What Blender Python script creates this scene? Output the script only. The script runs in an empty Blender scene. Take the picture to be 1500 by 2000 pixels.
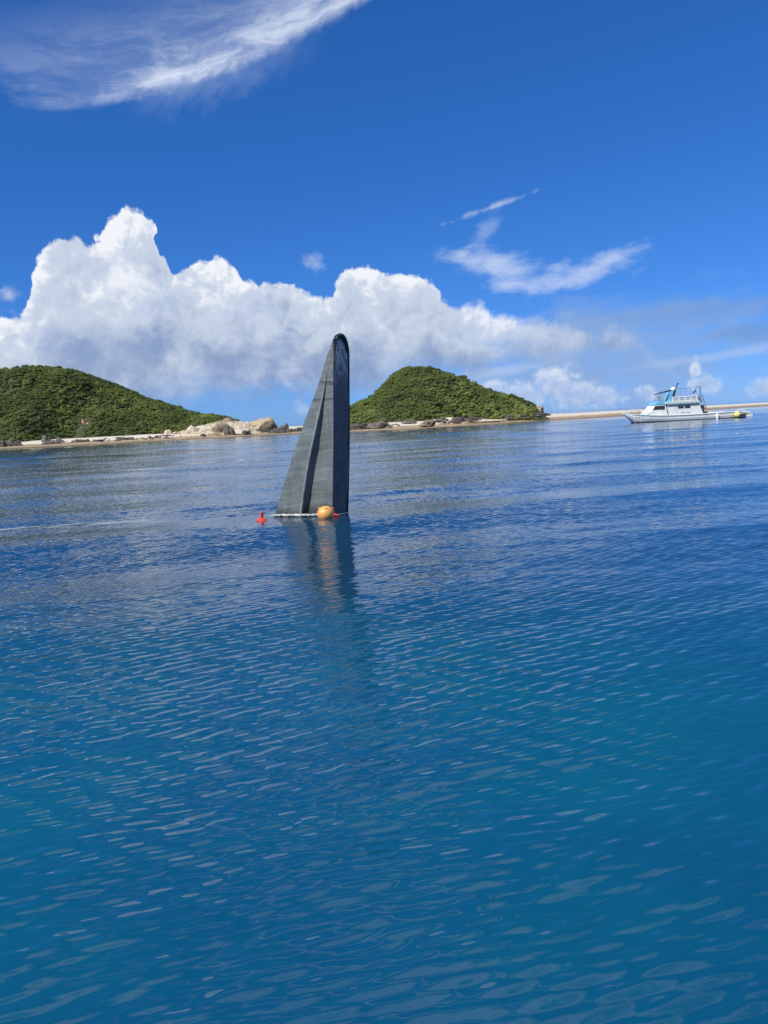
import bpy, bmesh, math, random
import numpy as np
from mathutils import Vector, Matrix, noise as mnoise

random.seed(7)
rng = np.random.default_rng(11)
SC = bpy.context.scene
COL = SC.collection
R = math.radians

# ---------------------------------------------------------------- camera
CAM_H = 2.5
F = 1503.0                       # focal length in pixels of the 1500x2000 photograph
PITCH = math.atan(179.3 / F)
ROLL = math.atan(0.05)
_f = Vector((0, math.cos(PITCH), -math.sin(PITCH)))
_r0 = Vector((1, 0, 0)); _u0 = Vector((0, math.sin(PITCH), math.cos(PITCH)))
_r = _r0 * math.cos(ROLL) - _u0 * math.sin(ROLL)
_u = _r0 * math.sin(ROLL) + _u0 * math.cos(ROLL)
cam_d = bpy.data.cameras.new('camera'); cam = bpy.data.objects.new('camera', cam_d); COL.objects.link(cam)
cam_d.sensor_fit = 'VERTICAL'; cam_d.sensor_height = 36.0; cam_d.lens = 36.0 * F / 2000.0
cam_d.clip_start = 0.1; cam_d.clip_end = 90000.0
m = Matrix.Identity(4)
for i, c in enumerate((_r, _u, -_f)):
    for j in range(3): m[j][i] = c[j]
m[2][3] = CAM_H
cam.matrix_world = m
SC.camera = cam
EYE = Vector((0, 0, CAM_H))

def ray(px, py): return (_f * F + _r * (px - 750) + _u * (1000 - py)).normalized()
def ground(px, py, z=0.0):
    d = ray(px, py); return EYE + d * ((z - CAM_H) / d.z)
def at(px, py, Y):
    d = ray(px, py); return EYE + d * (Y / d.y)
def ae(px, py):                  # azimuth / elevation in degrees of a photo pixel
    d = ray(px, py); return math.degrees(math.atan2(d.x, d.y)), math.degrees(math.asin(d.z))

# ---------------------------------------------------------------- light
SUN_EL, SUN_AZ = R(44), R(-133)   # azimuth clockwise from +Y: left and behind the camera
SUN = Vector((math.sin(SUN_AZ) * math.cos(SUN_EL), math.cos(SUN_AZ) * math.cos(SUN_EL), math.sin(SUN_EL)))
sl = bpy.data.lights.new('sun', 'SUN'); sl.energy = 5.0; sl.angle = R(0.53); sl.color = (1.0, 0.95, 0.87)
so = bpy.data.objects.new('sun', sl); COL.objects.link(so)
so.rotation_euler = SUN.to_track_quat('Z', 'Y').to_euler(); so.location = (0, 0, 60)
SC.view_settings.view_transform = 'Standard'; SC.view_settings.look = 'None'
SC.view_settings.exposure = 0.0; SC.view_settings.gamma = 1.0; SC.view_settings.use_curve_mapping = False
SC.cycles.use_denoising = False
SC.cycles.max_bounces = 6; SC.cycles.diffuse_bounces = 2; SC.cycles.glossy_bounces = 3
SC.cycles.caustics_reflective = False; SC.cycles.caustics_refractive = False

# ---------------------------------------------------------------- node expression helper
class NT:
    def __init__(s, tree): s.t = tree
    def node(s, typ, **kw):
        n = s.t.nodes.new(typ)
        for k, v in kw.items(): setattr(n, k, v)
        return n
    def put(s, sock, v):
        if isinstance(v, X): s.t.links.new(v.s, sock)
        elif isinstance(v, bpy.types.NodeSocket): s.t.links.new(v, sock)
        else: sock.default_value = v
    def math(s, op, *a, clamp=False):
        n = s.node('ShaderNodeMath', operation=op); n.use_clamp = clamp
        for i, v in enumerate(a): s.put(n.inputs[i], v)
        return X(s, n.outputs[0])
    def ss(s, v, a, b, lo=0.0, hi=1.0, kind='SMOOTHSTEP'):
        n = s.node('ShaderNodeMapRange', interpolation_type=kind)
        for i, q in enumerate((v, a, b, lo, hi)): s.put(n.inputs[i], q)
        return X(s, n.outputs[0])
    def vec(s, x, y, z=0.0):
        n = s.node('ShaderNodeCombineXYZ')
        for i, q in enumerate((x, y, z)): s.put(n.inputs[i], q)
        return X(s, n.outputs[0])
    def sep(s, v):
        n = s.node('ShaderNodeSeparateXYZ'); s.put(n.inputs[0], v)
        return [X(s, o) for o in n.outputs]
    def vm(s, op, a, b=None, scale=None):
        n = s.node('ShaderNodeVectorMath', operation=op); s.put(n.inputs[0], a)
        if b is not None: s.put(n.inputs[1], b)
        if scale is not None: s.put(n.inputs['Scale'], scale)
        return X(s, n.outputs['Value'] if op in ('LENGTH', 'DOT_PRODUCT', 'DISTANCE') else n.outputs[0])
    def noise(s, v, scale=1.0, detail=2.0, rough=0.5, lac=2.0, dist=0.0, color=False, dim='3D'):
        n = s.node('ShaderNodeTexNoise', noise_dimensions=dim); s.put(n.inputs['Vector'], v)
        for k, q in (('Scale', scale), ('Detail', detail), ('Roughness', rough), ('Lacunarity', lac), ('Distortion', dist)): s.put(n.inputs[k], q)
        return X(s, n.outputs['Color' if color else 'Fac'])
    def voro(s, v, scale=1.0, detail=0.0, rough=0.5, lac=2.0, smooth=None, dim='3D'):
        n = s.node('ShaderNodeTexVoronoi', voronoi_dimensions=dim, feature='F1' if smooth is None else 'SMOOTH_F1'); n.normalize = True
        s.put(n.inputs['Vector'], v)
        for k, q in (('Scale', scale), ('Detail', detail), ('Roughness', rough), ('Lacunarity', lac)): s.put(n.inputs[k], q)
        if smooth is not None: n.inputs['Smoothness'].default_value = smooth
        return X(s, n.outputs['Distance'])
    def mix(s, f, a, b, typ='MIX'):
        n = s.node('ShaderNodeMix', data_type='RGBA', blend_type=typ); n.clamp_factor = True
        s.put(n.inputs[0], f)
        for k, q in ((6, a), (7, b)):
            s.put(n.inputs[k], q if not isinstance(q, tuple) else (q + (1.0,) if len(q) == 3 else q))
        return X(s, n.outputs[2])
    def curve(s, v, pts):
        n = s.node('ShaderNodeFloatCurve'); c = n.mapping.curves[0]
        pts = sorted(pts)
        c.points[0].location = pts[0]; c.points[1].location = pts[-1]
        for p in pts[1:-1]: c.points.new(*p)
        for p in c.points: p.handle_type = 'VECTOR'
        n.mapping.update(); s.put(n.inputs['Value'], v)
        return X(s, n.outputs[0])
class X:
    def __init__(s, nt, sock): s.n = nt; s.s = sock
    def __add__(s, o): return s.n.math('ADD', s, o)
    __radd__ = __add__
    def __mul__(s, o): return s.n.math('MULTIPLY', s, o)
    __rmul__ = __mul__
    def __sub__(s, o): return s.n.math('SUBTRACT', s, o)
    def __rsub__(s, o): return s.n.math('SUBTRACT', o, s)
    def __truediv__(s, o): return s.n.math('DIVIDE', s, o)
    def __pow__(s, o): return s.n.math('POWER', s, o)

# ---------------------------------------------------------------- world: sky and clouds
world = bpy.data.worlds.new('World'); SC.world = world; world.use_nodes = True
wt = world.node_tree; wt.nodes.clear(); W = NT(wt)
STR = 0.1
def build_world():
    sky = W.node('ShaderNodeTexSky', sky_type='NISHITA'); sky.sun_disc = False
    sky.sun_elevation = SUN_EL; sky.sun_rotation = SUN_AZ
    sky.air_density = 0.8; sky.dust_density = 0.3; sky.ozone_density = 6.0; sky.altitude = 500
    K = 1.0 / STR
    def cl(r, g, b): return (r * K, g * K, b * K)
    # per-channel response of the photograph's camera (deep, saturated blue)
    sr, sg, sb = W.sep(X(W, sky.outputs[0]))
    base = W.vec(((sr * STR) ** 1.126) * (0.433 * K), ((sg * STR) ** 0.811) * (0.608 * K), ((sb * STR) ** 0.769) * (1.115 * K))
    tc = W.node('ShaderNodeTexCoord'); d = X(W, tc.outputs['Generated'])
    x, y, z = W.sep(d)
    az = W.math('ARCTAN2', x, y) * (180 / math.pi)
    el = W.math('ARCSINE', W.math('MAXIMUM', z, 0.0)) * (180 / math.pi)
    SPAN = 34.0
    azm = W.math('PINGPONG', az + SPAN, 2 * SPAN) - SPAN        # the clouds go on round the horizon
    P = W.vec(az, el, 0.0)
    def ellipse(pxy, rx, ry, rot=0.0):
        a, e = ae(*pxy); ca, sa = math.cos(R(rot)), math.sin(R(rot))
        u = (azm - a); v = (el - e)
        p = u * (ca / rx) + v * (sa / rx); q = v * (ca / ry) - u * (sa / ry)
        return 1.0 - W.math('SQRT', p * p + q * q)
    def shader(c):
        b = W.node('ShaderNodeBackground'); W.put(b.inputs[0], c); b.inputs[1].default_value = STR
        return b.outputs[0]
    # ---------------- low sky: the cumulus bank, veils and wisps (below 17.6 degrees)
    def low():
        col = [base]
        def lay(a, c): col[0] = W.mix(a, col[0], c)
        wv = W.vm('SCALE', W.vm('SUBTRACT', W.noise(P, 0.55, 3, 0.5, color=True, dim='2D'), (0.5, 0.5, 0.5)), scale=1.0)
        Pw = W.vm('ADD', P, wv)
        soft = W.noise(Pw, 0.17, 4, 0.55, dim='2D')
        stre = W.noise(W.vec(az * 0.35 - el * 0.10, el * 1.5 - az * 0.06), 0.55, 5, 0.55, dim='2D')
        fine = W.noise(W.vec(az * 0.5 + el * 0.25, el * 1.3 - az * 0.18), 0.75, 6, 0.62, dim='2D')
        def billow(p, sc=0.5):
            return (0.46 - W.voro(p, sc, 3.0, 0.55, 2.2, dim='2D')) * 2.4
        tiny = W.noise(Pw, 1.3, 4, 0.6, dim='2D') - 0.5
        b0 = billow(Pw)
        # veils on the right
        veil = W.ss(ellipse((1180, 700), 13.0, 4.2, 3.0) + (stre - 0.5) * 0.9 + (soft - 0.5) * 0.8, -0.1, 0.7)
        lay(veil * W.ss(soft, 0.30, 0.62, 0.62, 0.92), cl(0.270, 0.420, 0.715))
        band = W.ss(ellipse((1370, 606), 9.6, 1.35, 1.0) + (stre - 0.5) * 1.3 + (fine - 0.5) * 0.8, 0.0, 1.0)
        lay(band * 0.62, cl(0.215, 0.345, 0.64))
        band2 = W.ss(ellipse((1470, 642), 5.2, 1.0, 3.0) + (stre - 0.5) * 1.5 + (fine - 0.5) * 0.6, 0.1, 1.0)
        lay(band2 * 0.55, cl(0.165, 0.30, 0.60))
        for (pp, rx, ry, rot, a) in (((1420, 692), 6.5, 0.45, 4, 0.35), ((980, 722), 7.0, 0.6, 4, 0.45), ((760, 715), 3.5, 0.8, 14, 0.5), ((850, 760), 7, 0.45, 2, 0.25)):
            lay(W.ss(ellipse(pp, rx, ry, rot) + (stre - 0.5) * 1.3 + (fine - 0.5) * 0.7, 0.0, 1.0) * a, cl(0.56, 0.66, 0.88))
        # the bank: three ranks of heaped cloud, one behind the other
        top_px = [(-260, 640), (-150, 590), (-60, 600), (0, 604), (36, 612), (54, 592), (60, 556), (66, 512), (88, 480), (122, 452), (150, 450), (176, 466), (200, 452), (222, 412), (244, 396), (276, 402), (302, 432), (310, 470),
                  (312, 520), (340, 532), (362, 520), (384, 498), (430, 494), (458, 512), (476, 540), (520, 548), (552, 546), (600, 566), (648, 566), (662, 530),
                  (692, 513), (750, 522), (800, 526), (842, 540), (864, 576), (900, 590), (938, 582), (996, 606), (1056, 608), (1110, 620), (1160, 634), (1190, 624), (1226, 634), (1275, 672), (1350, 745), (1450, 775), (1600, 775)]
        bot_px = [(-260, 800), (0, 800), (300, 800), (450, 774), (560, 772), (645, 768), (700, 752), (800, 742), (900, 728), (1000, 718), (1120, 706), (1250, 690), (1350, 752), (1450, 776), (1600, 778)]
        def cpts(pxs):
            out = []
            for p in pxs:
                a, e = ae(*p); out.append(((a + SPAN) / (2 * SPAN), max(0.0, e) / 20.0))
            out.append((0.0, out[0][1])); out.append((1.0, out[-2][1]))
            return [(min(1, max(0, a)), e) for a, e in out]
        wx, wy, _ = W.sep(wv)
        ua = (azm + wx * 0.9 + SPAN) * (1 / (2 * SPAN))
        topE = W.curve(ua, cpts(top_px)) * 20.0
        botE = W.curve(ua, cpts(bot_px)) * 20.0
        d1 = topE - el + wy * 0.8
        right = W.ss(azm, 2.0, 11.0)
        bot = W.ss(el - botE + (soft - 0.5) * 3.0 + (stre - 0.5) * 2.0 + tiny * 1.2, -0.9, 2.4)
        fade = bot * W.ss(right, 0, 1, 1.0, 0.88)
        mott = W.noise(W.vm('ADD', Pw, (5.0, 31.0, 0)), 0.26, 4, 0.52, dim='2D')
        low_ = W.ss(el + (soft - 0.5) * 5.0, 9.5, 3.4)
        def rank(b, drop, rim, sh, opac, sharp, relief):
            h = d1 - 0.38 - drop + b * 0.62 + tiny * 0.75
            a = W.ss(h, 0.0, W.ss(right, 0, 1, sharp, 1.1)) * fade * opac
            q = W.ss(h - b * 0.35, 0.0, 2.2) * 0.30 + W.ss(h, 1.2, 6.0) * 0.26 + low_ * W.ss(azm, -27.0, -10.0, 0.12, 0.44) - relief * W.ss(el, 4.0, 9.0, 0.8, 1.0) + (soft - 0.5) * 1.1 + (mott - 0.5) * 1.7 + tiny * 0.35 + sh
            c = W.mix(W.ss(q, 0.0, 0.42), cl(*rim), cl(0.585, 0.665, 0.80))
            c = W.mix(W.ss(q, 0.36, 1.45), c, cl(0.255, 0.355, 0.575))
            lay(a, c)
        r0 = W.math('MAXIMUM', W.math('MINIMUM', (b0 - billow(W.vm('ADD', Pw, (-0.22, 0.30, 0)))) * 0.46, 0.5), -0.45)
        rank(b0, 0.0, (0.89, 0.92, 0.975), 0.20, 1.0, 0.36, r0)
        P2 = W.vm('ADD', Pw, (17.3, 9.1, 0)); b2 = billow(P2, 0.42)
        drop2 = W.ss(soft + tiny * 0.1, 0.25, 0.75, 4.2, 1.2)
        r2 = W.math('MAXIMUM', W.math('MINIMUM', (b2 - billow(W.vm('ADD', P2, (-0.24, 0.32, 0)), 0.42)) * 0.30, 0.4), -0.35)
        rank(b2, drop2, (0.88, 0.91, 0.97), 0.24, 0.80, 0.9, r2)
        # torn bright scraps in front of the grey base
        for (pp, rx, ry) in (((565, 712), 1.3, 1.6), ((18, 577), 0.7, 0.6), ((500, 725), 1.2, 1.3), ((590, 800), 0.6, 0.8), ((60, 665), 2.4, 1.8), ((300, 600), 2.0, 1.0), ((480, 610), 2.2, 1.2)):
            a = W.ss(ellipse(pp, rx, ry) + b2 * 0.45 + tiny * 1.6 + (mott - 0.5) * 1.5, 0.0, 1.3) * 0.55
            lay(a, W.mix(W.ss(r2, -0.2, 0.3), cl(0.40, 0.50, 0.74), cl(0.78, 0.83, 0.95)))
        # low cumulus over the sandbar
        lows = None
        for (pp, rx, ry) in (((1085, 752), 1.9, 1.5), ((1020, 772), 2.4, 1.0), ((1125, 770), 1.9, 1.1), ((965, 762), 1.3, 0.9), ((1180, 775), 1.5, 0.9), ((1262, 768), 0.8, 0.55), ((1358, 722), 0.45, 0.8), ((1375, 750), 1.1, 0.8), ((1486, 757), 0.95, 0.6)):
            e_ = ellipse(pp, rx, ry); lows = e_ if lows is None else W.math('MAXIMUM', lows, e_)
        bl = billow(Pw, 1.1)
        hl = lows + bl * 0.40 + tiny * 0.9
        al = W.ss(hl, -0.05, 0.95) * 0.85
        sl_ = W.ss(lows * 0.7 - bl * 0.35 + W.ss(el, 3.5, 0.5) * 0.5, -0.2, 1.0)
        lay(al, W.mix(sl_, cl(0.86, 0.90, 0.98), cl(0.40, 0.53, 0.80)))
        # thin ice-cloud wisps
        fy = W.noise(W.vec(az * 1.1, el * 1.7), 0.55, 6, 0.62, dim='2D')
        e1 = ellipse((965, 518), 4.6, 1.30, -12); e2 = ellipse((1120, 536), 5.2, 1.2, 8); e3 = ellipse((1020, 556), 3.4, 1.0, -11); e4 = ellipse((1195, 504), 2.6, 0.75, 12)
        fish = W.math('MAXIMUM', W.math('MAXIMUM', e1, e2), W.math('MAXIMUM', e3, e4)) + (fine - 0.5) * 1.5 + (fy - 0.5) * 0.7
        lay(W.ss(fish, -0.05, 1.15) * 0.66, cl(0.66, 0.76, 0.94))
        e5 = ellipse((968, 402), 3.6, 0.24, 13.5); e6 = ellipse((945, 452), 2.8, 0.8, 52)
        lay(W.ss(e5 + (fy - 0.5) * 2.4, 0.0, 1.1) * 0.50, cl(0.62, 0.73, 0.94))
        lay(W.ss(e6 + (fine - 0.5) * 2.2, 0.0, 1.3) * 0.30, cl(0.55, 0.68, 0.92))
        lay(W.ss(ellipse((612, 512), 1.6, 0.7, -12) + (fy - 0.5) * 2.6, 0.1, 1.3) * 0.40, cl(0.60, 0.71, 0.92))
        return shader(col[0])
    # ---------------- middle sky: the long cirrus, upper left
    def mid():
        a0, e0 = ae(70, 222); a1, e1 = ae(735, -12); L = math.hypot(a1 - a0, e1 - e0); ca, sa = (a1 - a0) / L, (e1 - e0) / L
        u = azm - a0; v = el - e0
        t = u * ca + v * sa; s = v * ca - u * sa
        s = s + t * (L - t) * 0.0055                       # the lower edge sags a little
        wn = W.noise(W.vec(t * 0.22, s * 0.22), 1.0, 3, 0.5, color=True, dim='2D')
        wx, wy, _ = W.sep(wn)
        fb = W.noise(W.vec(t * 0.15 - s * 0.10 + (wx - 0.5) * 0.9, s * 0.85 + t * 0.13 + (wy - 0.5) * 1.3), 1.0, 8, 0.64, dim='2D')
        fb2 = W.noise(W.vec(t * 0.62 + s * 0.3 + (wx - 0.5) * 1.2, s * 0.9 - t * 0.45), 1.0, 6, 0.62, dim='2D')
        edge = W.ss(s + (fb2 - 0.5) * W.ss(t, 0, 9, 0.4, 0.9), -0.25, 0.75)
        core = W.ss(s + (fb2 - 0.5) * 1.6, 0.0, W.ss(t, 0, 12, 1.0, 2.8), 1.0, 0.0)
        body = W.ss(s + (fb - 0.5) * 4.0, 0.4, 7.0, 1.0, 0.0)
        ends = W.ss(t + s * 0.95 + (fb - 0.5) * 3, -0.6, 3.0)
        bulk = W.ss(t + s * 0.7, 2.0, 8.0, 0.6, 1.0)
        cir = edge * ends * bulk * (core * (W.ss(fb, 0.25, 0.70) * 0.32 + 0.16) + body * W.ss(fb, 0.32, 0.80) * 0.50 + body * 0.13)
        c = W.mix(W.math('MINIMUM', cir, 0.88), base, cl(0.74, 0.82, 0.96))
        und = W.ss(s + (fb2 - 0.5) * 2.2, -1.9, 0.3) * W.ss(s, 0.8, 0.0) * W.ss(t, 5.0, 10.0) * W.ss(t, 21, 13) * 0.20
        return shader(W.mix(und, c, cl(0.60, 0.71, 0.93)))
    # ---------------- overhead, unseen: cirrus thickened so the ripples reflect pale patches
    def high():
        th = W.noise(W.vm('MULTIPLY', d, (2.6, 5.0, 2.4)), 1.0, 5, 0.6, dist=0.5)
        return shader(W.mix(W.ss(th, 0.34, 0.64) * W.ss(el, 32.0, 40.0) * 0.9, base, cl(0.84, 0.89, 0.97)))
    m1 = W.node('ShaderNodeMixShader'); W.put(m1.inputs[0], W.math('GREATER_THAN', el, 31.5)); wt.links.new(mid(), m1.inputs[1]); wt.links.new(high(), m1.inputs[2])
    m2 = W.node('ShaderNodeMixShader'); W.put(m2.inputs[0], W.math('GREATER_THAN', el, 17.6)); wt.links.new(low(), m2.inputs[1]); wt.links.new(m1.outputs[0], m2.inputs[2])
    out = W.node('ShaderNodeOutputWorld'); wt.links.new(m2.outputs[0], out.inputs[0])
    world.cycles.sampling_method = 'NONE'
build_world()

# ---------------------------------------------------------------- material helpers
def new_mat(name):
    mt = bpy.data.materials.new(name); mt.use_nodes = True
    t = mt.node_tree; b = t.nodes['Principled BSDF']
    return mt, NT(t), b
MATS = {}
def mat(name, col, rough=0.5, var=0.0, scale=3.0, metal=0.0, bump=0.0, spec=0.5, dirt=None, dirt_amt=0.0):
    if name in MATS: return MATS[name]
    mt, n, b = new_mat(name)
    tc = n.node('ShaderNodeTexCoord'); o = X(n, tc.outputs['Object'])
    c = col
    if var:
        nz = n.noise(o, scale, 5, 0.6)
        k = n.ss(nz, 0.3, 0.7, 1 - var, 1 + var, 'LINEAR')
        c = n.mix(1.0, col, n.vec(k, k, k), 'MULTIPLY')
    if dirt:
        nz = n.noise(o, scale * 0.6, 6, 0.65)
        c = n.mix(n.ss(nz, 0.5, 0.75) * dirt_amt, c, dirt)
    n.put(b.inputs['Base Color'], c if isinstance(c, X) else tuple(c) + (1.0,))
    b.inputs['Roughness'].default_value = rough; b.inputs['Metallic'].default_value = metal
    b.inputs['Specular IOR Level'].default_value = spec
    if bump:
        bn = n.node('ShaderNodeBump'); bn.inputs['Strength'].default_value = bump; bn.inputs['Distance'].default_value = 0.02
        n.put(bn.inputs['Height'], n.noise(o, scale * 2, 6, 0.6)); n.t.links.new(bn.outputs[0], b.inputs['Normal'])
    MATS[name] = mt; return mt

def tag(o, label=None, cat=None, group=None, kind=None):
    if label: o['label'] = label
    if cat: o['category'] = cat
    if group: o['group'] = group
    if kind: o['kind'] = kind
    return o
def empty(name, loc, rz=0.0):
    o = bpy.data.objects.new(name, None); COL.objects.link(o); o.location = loc; o.rotation_euler = (0, 0, rz); o.empty_display_size = 0.2
    return o
def link(name, me, mt, parent=None, smooth=False):
    o = bpy.data.objects.new(name, me); COL.objects.link(o)
    if mt is not None: me.materials.append(mt)
    if smooth: me.polygons.foreach_set('use_smooth', [True] * len(me.polygons))
    if parent is not None: o.parent = parent
    return o
def from_np(name, V, Fq):
    me = bpy.data.meshes.new(name)
    V = np.asarray(V, dtype=np.float32); Fq = np.asarray(Fq, dtype=np.int32)
    k = Fq.shape[1]
    me.vertices.add(len(V)); me.vertices.foreach_set('co', V.ravel())
    me.loops.add(Fq.size); me.loops.foreach_set('vertex_index', Fq.ravel())
    me.polygons.add(len(Fq)); me.polygons.foreach_set('loop_start', np.arange(0, Fq.size, k, dtype=np.int32))
    me.polygons.foreach_set('loop_total', np.full(len(Fq), k, dtype=np.int32))
    me.update(calc_edges=True); me.validate()
    return me
def grid_faces(nr, nc, wrap=False):
    i, j = np.meshgrid(np.arange(nr - 1), np.arange(nc if wrap else nc - 1), indexing='ij')
    j2 = (j + 1) % nc
    return np.stack([i * nc + j, i * nc + j2, (i + 1) * nc + j2, (i + 1) * nc + j], -1).reshape(-1, 4)

# ---------------------------------------------------------------- the sea
def make_waves():
    r = np.random.default_rng(5); comps = []
    def add(n, lo, hi, slope, ang, spread):
        for _ in range(n):
            lam = math.exp(r.uniform(math.log(lo), math.log(hi))); k = 2 * math.pi / lam
            a = R(ang + r.normal() * spread); A = slope * r.uniform(0.6, 1.3) / k
            comps.append((k * math.cos(a), k * math.sin(a), A, r.uniform(0, 6.28), lam))
    # ang: direction of travel measured from +X
    add(7, 6.0, 11.0, 0.0150, 97, 8)
    add(8, 2.2, 5.0, 0.0075, 112, 18)
    add(22, 0.9, 2.2, 0.0048, 122, 26)
    add(34, 0.36, 0.80, 0.0052, 128, 17)
    add(14, 0.45, 1.2, 0.0050, 80, 35)
    return comps
WAVES = make_waves()
def wave_h(x, y, spacing=None):
    z = np.zeros_like(x)
    for kx, ky, A, ph, lam in WAVES:
        t = np.sin(kx * x + ky * y + ph)
        if spacing is None: z += A * t
        else:
            w = np.clip((lam / spacing - 3.0) / 3.0, 0, 1); z += A * w * t
    return z
def wz(x, y): return float(wave_h(np.array([x]), np.array([y]), np.array([max(0.03, 0.0055 * math.hypot(x, y))]))[0])

def sea_material():
    mt, n, b = new_mat('sea_water')
    geo = n.node('ShaderNodeNewGeometry'); p = X(n, geo.outputs['Position']); N = X(n, geo.outputs['Normal'])
    x, y, _ = n.sep(p)
    # body colour: clear deep blue with teal patches where the sandy bottom comes up
    big = n.noise(n.vec(x * 0.16, y * 0.10, 0.0), 1.0, 3, 0.5)
    med = n.noise(n.vec(x * 0.7 + y * 0.4, y * 0.8 - x * 0.2, 4.0), 1.0, 4, 0.55)
    c = n.mix(n.ss(big + (med - 0.5) * 0.35, 0.36, 0.66), (0.0020, 0.064, 0.138), (0.0020, 0.094, 0.148))
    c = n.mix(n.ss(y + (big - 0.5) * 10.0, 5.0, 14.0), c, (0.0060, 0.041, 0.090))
    n.put(b.inputs['Base Color'], c)
    b.inputs['IOR'].default_value = 1.42; b.inputs['Roughness'].default_value = 0.025
    # ripple slopes: noise drawn out along the crests
    patch = n.noise(n.vec(x * 0.12, y * 0.16, 7.0), 1.0, 4, 0.55)
    gust = n.ss(patch, 0.34, 0.66, 0.60, 1.25)
    # long-crested wind ripples: wave trains whose phase and height wander, plus finer confused chop
    sx = sy = None
    def addslope(v, phi):
        nonlocal sx, sy
        kx, ky = -math.sin(R(phi)), math.cos(R(phi))
        if sx is None: sx, sy = v * kx, v * ky
        else: sx, sy = sx + v * kx, sy + v * ky
    def frame(phi):
        c_, s_ = math.cos(R(phi)), math.sin(R(phi)); return x * c_ + y * s_, y * c_ - x * s_
    lee = n.ss(y + (patch - 0.5) * 6.0, 4.5, 18.0, 1.0, 0.34)      # calmer in the lee of the islands
    for phi, lam, seed, amp, wander in ((28, 0.145, 1.0, 0.100, 8.0), (44, 0.205, 5.0, 0.076, 8.0), (8, 0.105, 9.0, 0.072, 8.0)):
        a, k = frame(phi)
        w = n.noise(n.vec(a * 0.36, k * 0.80, seed), 1.0, 2, 0.5, color=True); w1, w2, _ = n.sep(w)
        ph = k * (2 * math.pi / lam) + (w1 - 0.5) * wander
        sn = n.math('SINE', ph) + n.math('SINE', ph * 2.0 + 0.9) * 0.30
        addslope(sn * n.ss(w2, 0.34, 0.64, 0.48, 1.05) * (lee * amp), phi)
    for phi, lam, crest, seed, amp in ((22, 0.060, 0.22, 3.0, 0.15), (50, 0.11, 0.32, 7.0, 0.12), (-10, 0.16, 0.40, 14.0, 0.10)):
        a, k = frame(phi)
        addslope((n.noise(n.vec(a * (1 / crest), k * (1 / lam), seed), 1.0, 2, 0.5) - 0.5) * (2 * amp), phi)
    # smooth slicks left by drifting lines and by the current
    def slick(p0, p1, w, amt):
        A, B = ground(*p0), ground(*p1); L = (B - A).length; dx, dy = (B.x - A.x) / L, (B.y - A.y) / L
        t = (x - A.x) * dx + (y - A.y) * dy; s = (y - A.y) * dx - (x - A.x) * dy
        s = s + (patch - 0.5) * w * 2.5
        return n.ss(n.math('ABSOLUTE', s), w, w * 0.35) * n.ss(t, -w * 3, w * 2) * n.ss(t, L + w * 3, L - w * 2) * amt
    fo = n.noise(n.vec(x * 1.2, y * 1.2, 2.0), 1.0, 5, 0.65)
    def FOAM(p0, p1, w):
        A, B = ground(*p0), ground(*p1); L = (B - A).length; dx, dy = (B.x - A.x) / L, (B.y - A.y) / L
        t = (x - A.x) * dx + (y - A.y) * dy; s = (y - A.y) * dx - (x - A.x) * dy + (patch - 0.5) * w * 6.0 + (fo - 0.5) * w * 3.0
        return n.ss(n.math('ABSOLUTE', s), w, w * 0.2) * n.ss(t, 0.0, L * 0.2) * n.ss(t, L, L * 0.7) * n.ss(fo, 0.34, 0.56)
    calm = slick((-60, 1033), (320, 1012), 0.55, 0.92)
    calm = n.math('MAXIMUM', calm, slick((320, 1012), (530, 1004), 0.45, 0.75))
    calm = n.math('MAXIMUM', calm, slick((-40, 902), (300, 886), 3.0, 0.85))
    calm = n.math('MAXIMUM', calm, slick((740, 862), (840, 858), 2.0, 0.8))
    g = gust * (1.0 - calm)
    foam = FOAM((-40, 1031), (300, 1014), 0.075) 
    foam = n.math('MAXIMUM', foam, FOAM((-40, 898), (240, 889), 0.8))
    foam = n.math('MAXIMUM', foam, FOAM((760, 861), (812, 859.4), 0.7))
    n.put(b.inputs['Base Color'], n.mix(foam * 0.55, c, (0.42, 0.50, 0.46)))
    nn = n.vm('NORMALIZE', n.vm('ADD', N, n.vec(sx * g * -1.0, sy * g * -1.0, 0.0)))
    n.put(b.inputs['Normal'], nn)
    return mt
def build_sea():
    azs = np.concatenate([np.linspace(-37, 37, 430), np.linspace(37, 323, 110)[1:-1]])
    rad = [0.4]
    while rad[-1] < 2.4: rad.append(rad[-1] * 1.10)
    while rad[-1] < 190: rad.append(rad[-1] * 1.0055)
    while rad[-1] < 60000: rad.append(rad[-1] * 1.10)
    rad = np.array(rad); a = np.radians(azs)
    X_ = rad[:, None] * np.sin(a)[None]; Y_ = rad[:, None] * np.cos(a)[None]
    sp = np.maximum(0.0055 * rad, 0.02)[:, None] * np.ones_like(X_)
    sp[:, 430:] = np.maximum(rad[:, None] * 0.045, 0.05)
    sp[rad > 190] = 1e9
    Z_ = wave_h(X_.ravel(), Y_.ravel(), sp.ravel()).reshape(X_.shape)
    V = np.stack([X_, Y_, Z_], -1).reshape(-1, 3)
    Fq = grid_faces(len(rad), len(azs), wrap=True)[:, ::-1]
    me = from_np('sea', V, Fq)
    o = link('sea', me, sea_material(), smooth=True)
    tag(o, 'clear deep blue sea with small wind ripples', kind='structure')
build_sea()

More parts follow.
